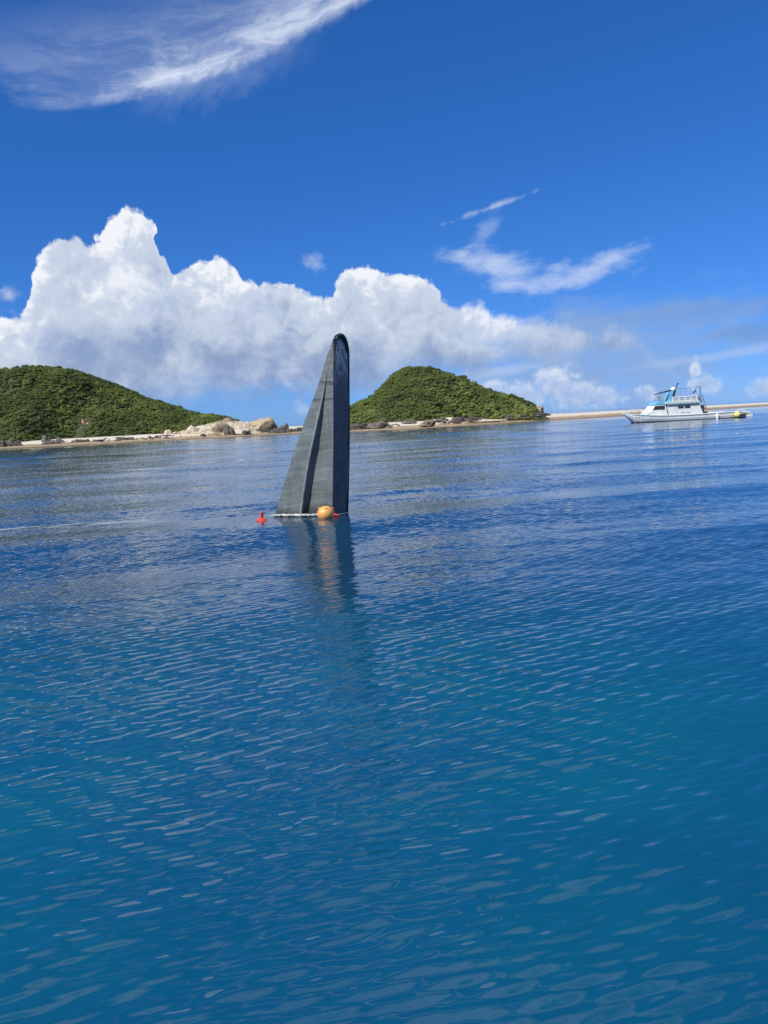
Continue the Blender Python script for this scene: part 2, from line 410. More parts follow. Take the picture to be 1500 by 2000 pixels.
# ---------------------------------------------------------------- shore: beach, hills and scrub
SHORE_PX = [(-400, 897), (-200, 887), (0, 877), (150, 870), (300, 862), (450, 854), (585, 847), (640, 845.5), (700, 844), (850, 836), (970, 828.5), (1090, 820), (1220, 811.5), (1330, 803.5), (1440, 796.3), (1500, 792.3), (1600, 786.5)]
SHORE = np.array([(ground(*p).x, ground(*p).y) for p in SHORE_PX])
def shore_y(x): return np.interp(x, SHORE[:, 0], SHORE[:, 1])
def nz(x, y, s, seed=0.0): return mnoise.fractal(Vector((x * s, y * s, seed)), 1.0, 2.0, 4)
vnz = np.vectorize(nz)
def sstep(v, a, b):
    t = np.clip((v - a) / (b - a), 0, 1); return t * t * (3 - 2 * t)
def beach_z(x, y):
    d = (y - shore_y(x)) * 0.9 + vnz(x, y, 0.05, 3.0) * 2.5
    far = sstep(x, 45, 95)                                 # to the right only the low bar goes on
    z = np.where(d < 0, d * 0.04, np.minimum(d, 13) * 0.040)
    z = z + sstep(d, 12, 26) * (1.15 - 0.20 * far) + vnz(x, y, 0.12, 9.0) * 0.10 * sstep(d, 3, 12)
    z = z - sstep(d, 34 + 14 * far, 120) * 2.6 * sstep(x, 20, 60)
    return z

def beach_material():
    mt, n, b = new_mat('beach_sand')
    geo = n.node('ShaderNodeNewGeometry'); x, y, z = n.sep(X(n, geo.outputs['Position']))
    n1 = n.noise(n.vec(x * 0.05, y * 0.22), 1.0, 5, 0.6, dim='2D'); n2 = n.noise(n.vec(x * 0.4, y * 1.2), 1.0, 5, 0.65, dim='2D')
    zz = z + (n1 - 0.5) * 0.55 + (n2 - 0.5) * 0.10
    wet = n.mix(n.ss(n2, 0.35, 0.65), (0.17, 0.115, 0.058), (0.30, 0.215, 0.115))
    tan = n.mix(n.ss(n2, 0.35, 0.70), (0.40, 0.295, 0.165), (0.27, 0.19, 0.10))
    wet = n.mix(n.ss(z + (n2 - 0.5) * 0.10, 0.10, 0.03), wet, (0.075, 0.058, 0.040))
    c = n.mix(n.ss(zz, 0.05, 0.30), wet, tan)
    c = n.mix(n.ss(zz, 0.62, 0.82), c, (0.60, 0.535, 0.43))
    # weed and rubble washed up along the tide line
    w = n.ss(n2 + (n1 - 0.5) * 0.8, 0.60, 0.70) * n.ss(z, 0.02, 0.2) * n.ss(z, 1.0, 0.6)
    c = n.mix(w * 0.8, c, (0.075, 0.062, 0.045))
    n.put(b.inputs['Base Color'], c); b.inputs['Roughness'].default_value = 0.85
    return mt
def build_beach():
    xs = np.concatenate([np.linspace(-330, -80, 90), np.linspace(-79, 110, 330), np.linspace(111, 420, 160)])
    vs = np.concatenate([np.linspace(-8, 40, 110), np.linspace(41, 150, 40)])
    XX, VV = np.meshgrid(xs, vs, indexing='xy'); YY = shore_y(XX) + VV
    ZZ = beach_z(XX, YY)
    me = from_np('beach', np.stack([XX, YY, ZZ], -1).reshape(-1, 3), grid_faces(len(vs), len(xs)))
    tag(link('beach', me, beach_material(), smooth=True), 'pale sand beach and tan tidal flat below the two green hills', kind='structure')
build_beach()

class Hill:
    """A hill whose skyline follows sil (photo pixels) when its crest stands crest_y metres away."""
    def __init__(s, sil, crest_y, front, back, lift=1.0):
        pts = [at(px, py, crest_y) for px, py in sil]
        s.x = np.array([p.x for p in pts]); s.z = np.array([p.z - lift for p in pts]); s.cy = crest_y; s.fr = front; s.bk = back
    def height(s, x, y):
        H = np.interp(x, s.x, s.z, left=-3, right=-3)
        # smooth the crest slightly so the polyline does not show
        H = (H + np.interp(x - 1.2, s.x, s.z, left=-3, right=-3) + np.interp(x + 1.2, s.x, s.z, left=-3, right=-3)) / 3
        cy = s.cy + vnz(x, y * 0, 0.03, 2.0) * 6
        half = np.where(y < cy, s.fr, s.bk) * (0.55 + 0.45 * np.clip(H / max(s.z), 0, 1))
        t = np.clip(np.abs(y - cy) / half, 0, 1.4)
        prof = np.where(t < 1, np.cos(np.minimum(t, 1) * math.pi / 2), -(t - 1) * 0.8)
        ridge = vnz(x, y, 0.06, 5.0) * 3.2 * np.clip(H / 18, 0, 1) * np.sin(np.clip(t, 0, 1) * math.pi)
        return np.maximum(H, 0) * prof + ridge - 0.6 + np.where(H < 0, H, 0)
HL = Hill([(-520, 800), (-400, 770), (-250, 735), (-120, 722), (-40, 718), (0, 716), (40, 712), (95, 711), (150, 718), (190, 732), (240, 756), (280, 770), (320, 783), (350, 793), (380, 802), (400, 803), (425, 804), (445, 810), (470, 819), (495, 830), (520, 840)], 275, 52, 55)
HR = Hill([(620, 848), (640, 828), (660, 813), (684, 788), (705, 778), (728, 768), (745, 748), (765, 728), (783, 714), (800, 710), (820, 711), (852, 716), (884, 725), (916, 739), (948, 756), (972, 764), (992, 769), (1012, 773), (1030, 782), (1046, 796), (1060, 807), (1075, 818)], 252, 36, 40)

def soil_material():
    mt, n, b = new_mat('hill_soil')
    geo = n.node('ShaderNodeNewGeometry'); p = X(n, geo.outputs['Position'])
    n2 = n.noise(p, 0.5, 5, 0.65)
    n.put(b.inputs['Base Color'], n.mix(n.ss(n2, 0.35, 0.65), (0.030, 0.045, 0.014), (0.060, 0.062, 0.026))); b.inputs['Roughness'].default_value = 0.9
    return mt
SOIL = soil_material()
def build_hill(h, label, x0, x1):
    xs = np.linspace(x0, x1, 150); ys = np.linspace(h.cy - h.fr - 8, h.cy + h.bk + 8, 80)
    XX, YY = np.meshgrid(xs, ys, indexing='xy'); ZZ = h.height(XX, YY)
    me = from_np('hill', np.stack([XX, YY, ZZ], -1).reshape(-1, 3), grid_faces(len(ys), len(xs)))
    return tag(link('hill', me, SOIL, smooth=True), label, kind='structure')
build_hill(HL, 'ground of the broad left hill under its scrub', HL.x[0], HL.x[-1] + 4)
build_hill(HR, 'ground of the domed right hill under its scrub', HR.x[0], HR.x[-1] + 4)

def leaf_material():
    mt, n, b = new_mat('scrub_leaves')
    at_ = n.node('ShaderNodeAttribute', attribute_name='tint', attribute_type='INSTANCER')
    t = X(n, at_.outputs['Fac'])
    lf = n.node('ShaderNodeAttribute', attribute_name='leaf', attribute_type='GEOMETRY'); l = X(n, lf.outputs['Fac'])
    c = n.mix(n.ss(t, 0.0, 0.5, kind='LINEAR'), (0.090, 0.125, 0.044), (0.170, 0.228, 0.062))
    c = n.mix(n.ss(t, 0.5, 1.0, kind='LINEAR'), c, (0.32, 0.36, 0.10))
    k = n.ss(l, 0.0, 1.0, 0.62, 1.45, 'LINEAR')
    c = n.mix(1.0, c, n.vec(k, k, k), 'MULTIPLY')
    n.put(b.inputs['Base Color'], c); b.inputs['Roughness'].default_value = 0.6; b.inputs['Specular IOR Level'].default_value = 0.25
    tr = n.node('ShaderNodeBsdfTranslucent'); n.put(tr.inputs[0], c)
    mx = n.node('ShaderNodeMixShader'); mx.inputs[0].default_value = 0.35
    n.t.links.new(b.outputs[0], mx.inputs[1]); n.t.links.new(tr.outputs[0], mx.inputs[2])
    n.t.links.new(mx.outputs[0], n.t.nodes['Material Output'].inputs[0])
    return mt
LEAF = leaf_material()
def shrub_mesh(seed, nl=230):
    r = np.random.default_rng(seed); V = []; Fs = []; A = []
    lobes = [(0, 0, 0.30, 0.72)] + [(r.uniform(-.5, .5), r.uniform(-.5, .5), r.uniform(.25, .6), r.uniform(.30, .5)) for _ in range(6)]
    for i in range(nl):
        lx, ly, lz, lr = lobes[r.integers(len(lobes))]
        dd = r.normal(size=3); dd[2] = abs(dd[2]) * 0.9 - 0.15; dd /= np.linalg.norm(dd)
        c = np.array([lx, ly, lz]) + dd * lr * r.uniform(0.82, 1.05)
        nn = dd + r.normal(size=3) * 0.45; nn /= np.linalg.norm(nn)
        u = np.cross(nn, r.normal(size=3)); u /= np.linalg.norm(u); v = np.cross(nn, u)
        s = r.uniform(0.09, 0.19); k = len(V)
        V += [c - u * s, c - v * s * 0.6 + nn * s * .2, c + u * s, c + v * s * 0.6 + nn * s * .2]; Fs.append((k, k + 1, k + 2, k + 3)); A.append(r.uniform())
    # darker upright cards at the heart of the shrub, behind the leaves
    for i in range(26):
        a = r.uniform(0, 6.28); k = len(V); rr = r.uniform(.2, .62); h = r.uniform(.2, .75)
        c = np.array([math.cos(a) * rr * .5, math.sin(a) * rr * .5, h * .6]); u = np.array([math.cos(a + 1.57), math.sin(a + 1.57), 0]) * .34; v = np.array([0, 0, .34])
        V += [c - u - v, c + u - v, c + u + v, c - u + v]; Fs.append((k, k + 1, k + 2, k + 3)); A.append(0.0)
    me = from_np('shrub', np.array(V), np.array(Fs))
    at_ = me.attributes.new('leaf', 'FLOAT', 'FACE'); at_.data.foreach_set('value', np.array(A, dtype=np.float32))
    me.materials.append(LEAF)
    return me
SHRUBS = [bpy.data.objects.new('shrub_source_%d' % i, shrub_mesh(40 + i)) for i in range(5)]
def scatter(name, pts, scl, tint, label):
    me = bpy.data.meshes.new(name); me.from_pydata([tuple(p) for p in pts], [], [])
    for nm, arr in (('tint', tint), ('size', scl)):
        a = me.attributes.new(nm, 'FLOAT', 'POINT'); a.data.foreach_set('value', np.asarray(arr, dtype=np.float32))
    o = bpy.data.objects.new(name, me); COL.objects.link(o)
    ng = bpy.data.node_groups.new('scatter_' + name, 'GeometryNodeTree')
    ng.interface.new_socket('Geometry', in_out='INPUT', socket_type='NodeSocketGeometry'); ng.interface.new_socket('Geometry', in_out='OUTPUT', socket_type='NodeSocketGeometry')
    N = ng.nodes; Lk = ng.links
    gi = N.new('NodeGroupInput'); go = N.new('NodeGroupOutput'); jo = N.new('GeometryNodeJoinGeometry')
    for sh in SHRUBS:
        oi = N.new('GeometryNodeObjectInfo'); oi.inputs['Object'].default_value = sh; oi.inputs['As Instance'].default_value = True
        Lk.new(oi.outputs['Geometry'], jo.inputs[0])
    ip = N.new('GeometryNodeInstanceOnPoints'); ip.inputs['Pick Instance'].default_value = True
    Lk.new(gi.outputs[0], ip.inputs['Points']); Lk.new(jo.outputs[0], ip.inputs['Instance'])
    ri = N.new('FunctionNodeRandomValue'); ri.data_type = 'INT'; ri.inputs[4].default_value = 0; ri.inputs[5].default_value = len(SHRUBS) - 1; Lk.new(ri.outputs[2], ip.inputs['Instance Index'])
    rr = N.new('FunctionNodeRandomValue'); rr.data_type = 'FLOAT_VECTOR'; rr.inputs[0].default_value = (-.15, -.15, 0); rr.inputs[1].default_value = (.15, .15, 6.283); Lk.new(rr.outputs[0], ip.inputs['Rotation'])
    na = N.new('GeometryNodeInputNamedAttribute'); na.data_type = 'FLOAT'; na.inputs[0].default_value = 'size'; Lk.new(na.outputs[0], ip.inputs['Scale'])
    Lk.new(ip.outputs[0], go.inputs[0])
    md = o.modifiers.new('scatter', 'NODES'); md.node_group = ng
    me.materials.append(LEAF)
    return tag(o, label, 'scrub', kind='stuff')
def cover(h, step, name, label, bare, xlim):
    pts = []; sc = []; ti = []
    xs = np.arange(h.x[0], h.x[-1] + 3, step); ys = np.arange(h.cy - h.fr - 4, h.cy + 16, step)
    XX, YY = np.meshgrid(xs, ys, indexing='xy'); XX = XX + rng.uniform(-.5, .5, XX.shape) * step; YY = YY + rng.uniform(-.5, .5, XX.shape) * step
    XX, YY = XX.ravel(), YY.ravel(); ZZ = h.height(XX, YY); BZ = beach_z(XX, YY)
    big = vnz(XX, YY, 0.045, 21.0); med = vnz(XX, YY, 0.22, 33.0); dark = vnz(XX, YY, 0.16, 55.0)
    for x, y, z, bz, b1, m1, dk in zip(XX, YY, ZZ, BZ, big, med, dark):
        if z < bz + 0.22 or x > xlim: continue
        if any(((x - c[0]) / c[2]) ** 2 + ((y - c[1]) / c[3]) ** 2 < 1 + m1 * 0.5 for c in bare): continue
        low = max(0.0, 1 - (z - bz) / 9.0)
        s = random.uniform(0.42, 0.95) * (1.0 + 0.35 * max(0, m1))
        t = 0.46 + b1 * 0.46 + m1 * 0.36 + low * 0.12 + random.uniform(-.14, .14)
        if random.random() < 0.035: s *= 1.75; t += random.uniform(-.25, .1)
        if dk > 0.46: t = random.uniform(0.0, 0.12); s *= 1.30
        pts.append((x, y, z - 0.15 * s)); sc.append(s); ti.append(min(1, max(0, t)))
    return scatter(name, pts, sc, ti, label)
def hill_point(h, px, py):
    d = ray(px, py)
    for Y in np.arange(h.cy - h.fr - 6, h.cy + 20, 0.5):
        p = EYE + d * (Y / d.y)
        if float(h.height(np.array([p.x]), np.array([p.y]))[0]) > p.z: return p
    return EYE + d * (h.cy / d.y)
# the sandy point at the foot of the left hill
HD = Hill([(285, 856), (310, 848), (345, 838), (380, 830), (405, 822), (425, 818), (448, 816), (470, 818), (492, 818), (512, 822), (530, 830), (548, 838), (570, 843), (600, 847)], 238, 24, 24, lift=0.4)
def dune_material():
    mt, n, b = new_mat('dune_sand')
    geo = n.node('ShaderNodeNewGeometry'); p = X(n, geo.outputs['Position']); x, y, z = n.sep(p)
    n1 = n.noise(p, 0.22, 5, 0.62); n2 = n.noise(p, 1.4, 5, 0.65)
    c = n.mix(n.ss(n2, 0.35, 0.65), (0.58, 0.51, 0.405), (0.47, 0.385, 0.28))
    c = n.mix(n.ss(n1 + (n2 - 0.5) * 0.4, 0.50, 0.60), c, (0.26, 0.215, 0.10))
    c = n.mix(n.ss(n1 * -1.0 + (n2 - 0.5) * 0.3, -0.42, -0.36), c, (0.16, 0.16, 0.055))
    c = n.mix(n.ss(z + (n2 - 0.5) * 2.0, 3.6, 4.6) * 0.7, c, (0.27, 0.21, 0.125))
    n.put(b.inputs['Base Color'], c); b.inputs['Roughness'].default_value = 0.9
    bn = n.node('ShaderNodeBump'); bn.inputs['Strength'].default_value = 0.7; bn.inputs['Distance'].default_value = 0.4; n.put(bn.inputs['Height'], n2); n.t.links.new(bn.outputs[0], b.inputs['Normal'])
    return mt
def build_dune():
    xs = np.linspace(HD.x[0], HD.x[-1] + 2, 120); ys = np.linspace(HD.cy - HD.fr - 4, HD.cy + HD.bk + 4, 60)
    XX, YY = np.meshgrid(xs, ys, indexing='xy'); ZZ = HD.height(XX, YY) + vnz(XX, YY, 0.35, 12.0) * 0.5
    me = from_np('sand_dune', np.stack([XX, YY, ZZ], -1).reshape(-1, 3), grid_faces(len(ys), len(xs)))
    tag(link('sand_dune', me, dune_material(), smooth=True), 'eroded sandy point with dune grass at the foot of the left hill', kind='structure')
build_dune()
bp_ = hill_point(HL, 168, 829)
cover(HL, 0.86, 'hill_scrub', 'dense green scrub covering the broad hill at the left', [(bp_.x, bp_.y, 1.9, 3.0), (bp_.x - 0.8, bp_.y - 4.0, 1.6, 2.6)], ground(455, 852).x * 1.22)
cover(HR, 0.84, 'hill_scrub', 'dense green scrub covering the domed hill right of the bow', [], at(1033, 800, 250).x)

# ---------------------------------------------------------------- generic mesh helpers
def bm_new(): return bmesh.new()
def bm_obj(name, bm, mt, parent=None, smooth=False, bevel=0.0):
    if bevel: bmesh.ops.bevel(bm, geom=list(bm.edges), offset=bevel, segments=2, affect='EDGES', profile=0.6)
    bmesh.ops.recalc_face_normals(bm, faces=bm.faces)
    me = bpy.data.meshes.new(name); bm.to_mesh(me); bm.free()
    o = link(name, me, mt, parent)
    if smooth:
        for p in me.polygons: p.use_smooth = True
        me.set_sharp_from_angle(angle=R(38))
    return o
def tube(bm, pts, r, seg=8, closed=False, caps=True):
    pts = [Vector(p) for p in pts]; rings = []; n = len(pts)
    for i, p in enumerate(pts):
        a = pts[i - 1] if (i or closed) else p; b = pts[(i + 1) % n] if (i < n - 1 or closed) else p
        t = (b - a).normalized(); up = Vector((0, 0, 1)) if abs(t.z) < 0.9 else Vector((0, 1, 0))
        u = t.cross(up).normalized(); v = t.cross(u); rr = r[i] if isinstance(r, (list, tuple)) else r
        rings.append([bm.verts.new(p + (u * math.cos(k * 2 * math.pi / seg) + v * math.sin(k * 2 * math.pi / seg)) * rr) for k in range(seg)])
    for i in range(n if closed else n - 1):
        A, B = rings[i], rings[(i + 1) % n]
        for k in range(seg): bm.faces.new((A[k], A[(k + 1) % seg], B[(k + 1) % seg], B[k]))
    if caps and not closed: bm.faces.new(rings[0]); bm.faces.new(rings[-1][::-1])
    return bm
def lathe(bm, prof, seg=24, mtx=Matrix.Identity(4)):
    rings = [[bm.verts.new(mtx @ Vector((max(r, 1e-4) * math.cos(k * 2 * math.pi / seg), max(r, 1e-4) * math.sin(k * 2 * math.pi / seg), z))) for k in range(seg)] for r, z in prof]
    for A, B in zip(rings, rings[1:]):
        for k in range(seg): bm.faces.new((A[k], A[(k + 1) % seg], B[(k + 1) % seg], B[k]))
    bm.faces.new(rings[0]); bm.faces.new(rings[-1])
    return bm
def prism(bm, poly, y0, y1):
    """poly: (x, z) outline extruded from y0 to y1"""
    A = [bm.verts.new((x, y0, z)) for x, z in poly]; B = [bm.verts.new((x, y1, z)) for x, z in poly]; n = len(poly)
    bm.faces.new(A); bm.faces.new(B[::-1])
    for i in range(n): bm.faces.new((A[i], A[(i + 1) % n], B[(i + 1) % n], B[i]))
    return bm
def box(bm, x0, x1, y0, y1, z0, z1): return prism(bm, [(x0, z0), (x1, z0), (x1, z1), (x0, z1)], y0, y1)

# ---------------------------------------------------------------- the upturned bow
def hull_material():
    mt, n, b = new_mat('weathered_grey_hull')
    tc = n.node('ShaderNodeTexCoord'); o = X(n, tc.outputs['Object']); x, y, z = n.sep(o)
    st = n.noise(n.vec(x * 1.1 + z * 0.25, y * 1.1, z * 9.0 - x * 1.2), 1.0, 6, 0.62)      # rolled-on paint, streaks across the planks
    bl = n.noise(n.vec(x * 1.4, y * 1.4, z * 0.8), 1.0, 4, 0.6)
    k = n.ss(st * 0.65 + bl * 0.45, 0.35, 0.75, 0.0, 1.0)
    c = n.mix(k, (0.082, 0.098, 0.096), (0.165, 0.186, 0.182))
    up = n.ss(z, 2.9, 4.3)
    c = n.mix(up * n.ss(bl, 0.45, 0.7) * 0.5, c, (0.15, 0.13, 0.115))
    drip = n.noise(n.vec(x * 11.0, y * 11.0, z * 0.55), 1.0, 5, 0.6)
    c = n.mix(n.ss(drip, 0.56, 0.72) * 0.55, c, (0.052, 0.058, 0.054)); c = n.mix(n.ss(drip, 0.40, 0.30) * 0.35, c, (0.26, 0.27, 0.255))
    seam = n.ss(n.math('ABSOLUTE', z - 3.66 + x * 0.20 + (st - 0.5) * 0.25), 0.07, 0.0) + n.ss(n.math('ABSOLUTE', z - 3.13 + (st - 0.5) * 0.2), 0.06, 0.0) * n.ss(x, -0.15, 0.05)
    c = n.mix(n.math('MINIMUM', seam, 1.0) * 0.7, c, (0.030, 0.028, 0.027))
    chip = n.noise(o, 7.0, 5, 0.7)
    c = n.mix(n.ss(chip + up * 0.085, 0.69, 0.715) * n.ss(x, -3, 3, 0.2, 0.9), c, (0.42, 0.40, 0.36))
    fou = n.ss(z + (bl - 0.5) * 0.5, 0.34, 0.06) * 0.85 + n.ss(n.noise(o, 3.0, 4, 0.6), 0.62, 0.72) * n.ss(z, 0.9, 0.25)
    c = n.mix(n.math('MINIMUM', fou, 0.85), c, (0.030, 0.036, 0.030))
    n.put(b.inputs['Base Color'], c); b.inputs['Roughness'].default_value = 0.42
    bn = n.node('ShaderNodeBump'); bn.inputs['Strength'].default_value = 0.35; bn.inputs['Distance'].default_value = 0.02; n.put(bn.inputs['Height'], st); n.t.links.new(bn.outputs[0], b.inputs['Normal'])
    return mt
def keel_material():
    mt, n, b = new_mat('dark_keel_face')
    tc = n.node('ShaderNodeTexCoord'); o = X(n, tc.outputs['Object']); x, y, z = n.sep(o)
    st = n.noise(n.vec(x * 14, y * 14, z * 1.6), 1.0, 6, 0.65); sc = n.noise(n.vec(x * 9, y * 9, z * 4.0), 1.0, 6, 0.7)
    c = n.mix(n.ss(st, 0.3, 0.7), (0.046, 0.060, 0.076), (0.105, 0.125, 0.145))
    worn = n.ss(z + (sc - 0.5) * 2.6, 3.35, 4.6) * n.ss(sc, 0.36, 0.52)
    c = n.mix(worn, c, (0.46, 0.47, 0.46))
    n.put(b.inputs['Base Color'], c); b.inputs['Roughness'].default_value = 0.5
    return mt
FIN_Y = 20.6
def build_bow():
    def itp(tab, yy): 
        t = sorted(tab, key=lambda q: q[1]); return float(np.interp(yy, [q[1] for q in t], [q[0] for q in t]))
    A = [(652.5, 659), (650, 664), (646, 673), (642.7, 682), (635.4, 703), (627, 732), (614.4, 770), (594.4, 821), (585, 850), (572.4, 886), (551.4, 955), (537.7, 1007), (520, 1070)]
    Rg = [(652.6, 660), (650.4, 680), (643, 710), (637, 735), (632, 765), (627, 790), (620, 822), (611, 862), (603, 900), (594, 955), (587, 1007), (579, 1070)]
    S = [(652.7, 660), (650.8, 680), (644, 710), (639, 735), (636, 765), (631, 795), (626.5, 835), (622, 870), (615.5, 912), (608, 955), (600, 1007), (590, 1070)]
    C = [(653, 661), (652, 672), (652.6, 692), (650.5, 724), (651, 766), (651, 850), (650, 934), (649, 1007), (648, 1070)]
    D = [(668.5, 656), (671.5, 659), (676.3, 668), (679, 680), (680.5, 692), (681, 724), (682, 787), (682.8, 850), (681.6, 934), (679.5, 1005), (677, 1070)]
    org = ground(620, 1008); Y0 = org.y
    rows = np.concatenate([np.linspace(656.5, 690, 14), np.linspace(698, 1070, 44)])
    # depth of each edge behind the nearest corner (metres)
    ring_pts = []
    for py in rows:
        f = (py - 656.5) / (1007 - 656.5)
        kx = [itp(t, py) for t in (A, Rg, S, C, D)]
        g = min(1.0, max(0.0, (py - 668) / 150.0)); w = min(1.2, 0.25 + f)
        yA = Y0 + 0.62 * w; yR = Y0 + 0.62 * w * 0.62 - 0.22 * g * w; yS = Y0 + 0.30 * w; yC = Y0 + 0.0; yD = Y0 + 0.58; yB = Y0 + 0.50 + 0.75 * w
        key = [at(kx[0], py, yA), at(kx[1], py, yR), at(kx[2], py, yS), at(kx[3], py, yC), at(kx[4], py, yD)]
        back = Vector(((key[0].x * 0.45 + key[4].x * 0.55), yB, key[3].z)); key.append(back)
        zz = key[3].z
        for q in key: q.z = zz * 0.65 + q.z * 0.35 if py > 664 else q.z
        ring = []
        nseg = [7, 3, 6, 5, 4, 5]
        for i in range(6):
            p, q = key[i], key[(i + 1) % 6]
            for j in range(nseg[i]): ring.append((p.lerp(q, j / nseg[i]), i, j))
        ring_pts.append(ring)
    nr, nc = len(ring_pts), len(ring_pts[0]); V = []
    for ri, ring in enumerate(ring_pts):
        for (p, i, j) in ring:
            d = mnoise.fractal(Vector((p.x * 1.3, p.y * 1.3, p.z * 1.1)), 1.0, 2.0, 3) * 0.032 + mnoise.noise(Vector((p.x * 0.8, 3.3, p.z * 3.2))) * 0.014
            if i == 2 and 0 < j: d += 0.02 * math.sin(p.z * 2.6)
            V.append((p.x - org.x, p.y - org.y - d, p.z))
    root = empty('upturned_boat_bow', (org.x, org.y, 0))
    tag(root, 'dark grey upended boat bow standing upright out of the sea', 'boat bow')
    Fq = grid_faces(nr, nc, wrap=True); tops = list(range(nc))
    side = Fq[:]; ch = np.array([ring_pts[0][k % nc][1] for k in range(nc)])
    kidx = [k for k in range(nc) if ch[k] == 3]
    bm = bm_new(); vs = [bm.verts.new(v) for v in V]
    for f in Fq:
        k = int(f[0]) % nc
        fc = bm.faces.new([vs[i] for i in f]); fc.material_index = 1 if ch[k] == 3 else 0
    bm.faces.new([vs[i] for i in tops[::-1]])
    bmesh.ops.recalc_face_normals(bm, faces=bm.faces)
    # split into the hull and the keel face so that each is a part
    me = bpy.data.meshes.new('hull_side'); bm2 = bm.copy()
    bmesh.ops.delete(bm, geom=[f for f in bm.faces if f.material_index == 1], context='FACES')
    bmesh.ops.delete(bm2, geom=[f for f in bm2.faces if f.material_index == 0], context='FACES')
    for b_ in (bm, bm2):
        for f in b_.faces: f.material_index = 0; f.smooth = True
    bm.to_mesh(me); bm.free(); me.set_sharp_from_angle(angle=R(24))
    link('hull_side', me, hull_material(), root)
    me2 = bpy.data.meshes.new('keel_face'); bm2.to_mesh(me2); bm2.free()
    link('keel_face', me2, keel_material(), root)['label'] = 'dark blue keel face scuffed pale near the tip'
    dark = mat('bow_rim_black', (0.018, 0.022, 0.030), 0.55, 0.3, 5.0)
    # rounded rim that frames the scuffed face and caps the tip
    rim = [C[0], (653.2, 672), (653, 692), (651.4, 724)]
    path = []
    for px, py in ((651.6, 724), (653.4, 692), (653.2, 675), (653.4, 664), (656, 659.6), (660, 657.2), (664.5, 655.4), (668.5, 656.6), (672, 660.5), (675.6, 668), (678.6, 681), (680.0, 693), (680.6, 724), (681.4, 787), (682.0, 850), (680.9, 934), (679.0, 1005), (677.5, 1040)):
        f = (px - 652) / 29.0; p = at(px, py, Y0 + 0.58 * min(1, max(0, f)) - 0.004); path.append((p.x - org.x, p.y - org.y, p.z))
    rr = [0.018, 0.026, 0.040, 0.055, 0.062, 0.066, 0.068, 0.066, 0.060, 0.052, 0.046, 0.038, 0.03, 0.022, 0.02, 0.018, 0.018, 0.018]
    bm = bm_new(); tube(bm, path, rr, 10); bm_obj('rim', bm, dark, root, True)
    # pale tube along the chine: the ridge's highlight, put into its colour
    bm = bm_new(); path = []
    for px, py in zip(np.interp(np.linspace(735, 1050, 26), [q[1] for q in Rg], [q[0] for q in Rg]), np.linspace(735, 1050, 26)):
        f = (py - 656.5) / (1007 - 656.5); w = min(1.2, 0.25 + f); g = min(1.0, max(0.0, (py - 668) / 150.0))
        p = at(px, py, Y0 + 0.62 * w * 0.62 - 0.22 * g * w + 0.02); path.append((p.x - org.x, p.y - org.y, p.z * 1.0))
    tube(bm, path, [0.012 + 0.022 * min(1, i / 8) for i in range(26)], 8)
    bm_obj('chine_highlight', bm, mat('ridge_highlight_grey', (0.20, 0.225, 0.225), 0.45, 0.25, 4.0), root, True)
    return root, org
BOW, BOW_O = build_bow()

# ---------------------------------------------------------------- floats and rope round the bow
def float_buoy():
    c = ground(637, 1018); r = 0.215; zc = wz(c.x, c.y) + 0.115
    root = empty('mooring_buoy', (c.x, c.y - 0.02, zc)); tag(root, 'round orange buoy floating against the foot of the upended bow', 'buoy')
    om = mat('orange_plastic', (0.80, 0.40, 0.105), 0.42, 0.16, 6.0, dirt=(0.34, 0.20, 0.09), dirt_amt=0.6)
    bm = bm_new(); prof = [(r * math.sin(a), -r * math.cos(a) * 0.93) for a in np.linspace(0.06, math.pi - 0.06, 22)]
    lathe(bm, prof, 32); bm_obj('shell', bm, om, root, True)
    tilt = Matrix.Rotation(R(62), 4, 'Y') @ Matrix.Rotation(R(18), 4, 'X')
    bm = bm_new(); tube(bm, [tilt @ Vector((1.005 * r * math.cos(a), 1.005 * r * math.sin(a), -0.05)) for a in np.linspace(0, 2 * math.pi, 40, endpoint=False)], 0.008, 6, closed=True)
    bm_obj('moulding_seam', bm, mat('seam_orange', (0.66, 0.36, 0.12), 0.5), root, True)
    bm = bm_new(); lathe(bm, [(0.02, 0), (0.024, 0.012), (0.018, 0.03), (0.008, 0.034)], 14, Matrix.Translation((-0.152, -0.02, 0.135)) @ Matrix.Rotation(R(-48), 4, 'Y'))
    bm_obj('lug', bm, om, root, True)
    bm = bm_new(); tube(bm, [(-0.02, -0.13, 0.168), (0.03, -0.148, 0.150), (0.06, -0.145, 0.14), (0.085, -0.15, 0.112)], 0.008, 6); bm_obj('cord', bm, mat('brown_cord', (0.10, 0.06, 0.03), 0.8), root, True)
float_buoy()
def red_float(px, py, label, tilt):
    c = ground(px, py); z = wz(c.x, c.y)
    root = empty('lane_float', (c.x, c.y, z)); root.rotation_euler = (R(tilt), R(tilt * 0.4), 0.4); tag(root, label, 'float', 'red floats beside the bow')
    rm = mat('red_plastic', (0.62, 0.060, 0.035), 0.40, 0.15, 8.0)
    bm = bm_new(); lathe(bm, [(0.02, -0.06), (0.10, -0.05), (0.142, -0.01), (0.146, 0.015), (0.125, 0.040), (0.075, 0.062), (0.058, 0.075)], 28); bm_obj('disc', bm, rm, root, True)
    bm = bm_new(); lathe(bm, [(0.056, 0.066), (0.048, 0.09), (0.042, 0.165), (0.036, 0.195), (0.032, 0.225), (0.022, 0.243), (0.006, 0.248)], 20); bm_obj('stem', bm, rm, root, True)
    bm = bm_new(); box(bm, -0.012, 0.012, -0.050, -0.026, 0.10, 0.205); bm_obj('slot_shadow', bm, mat('red_shadow_slot', (0.16, 0.012, 0.01), 0.6), root)  # raised dark box: a slot's shadow put into its colour
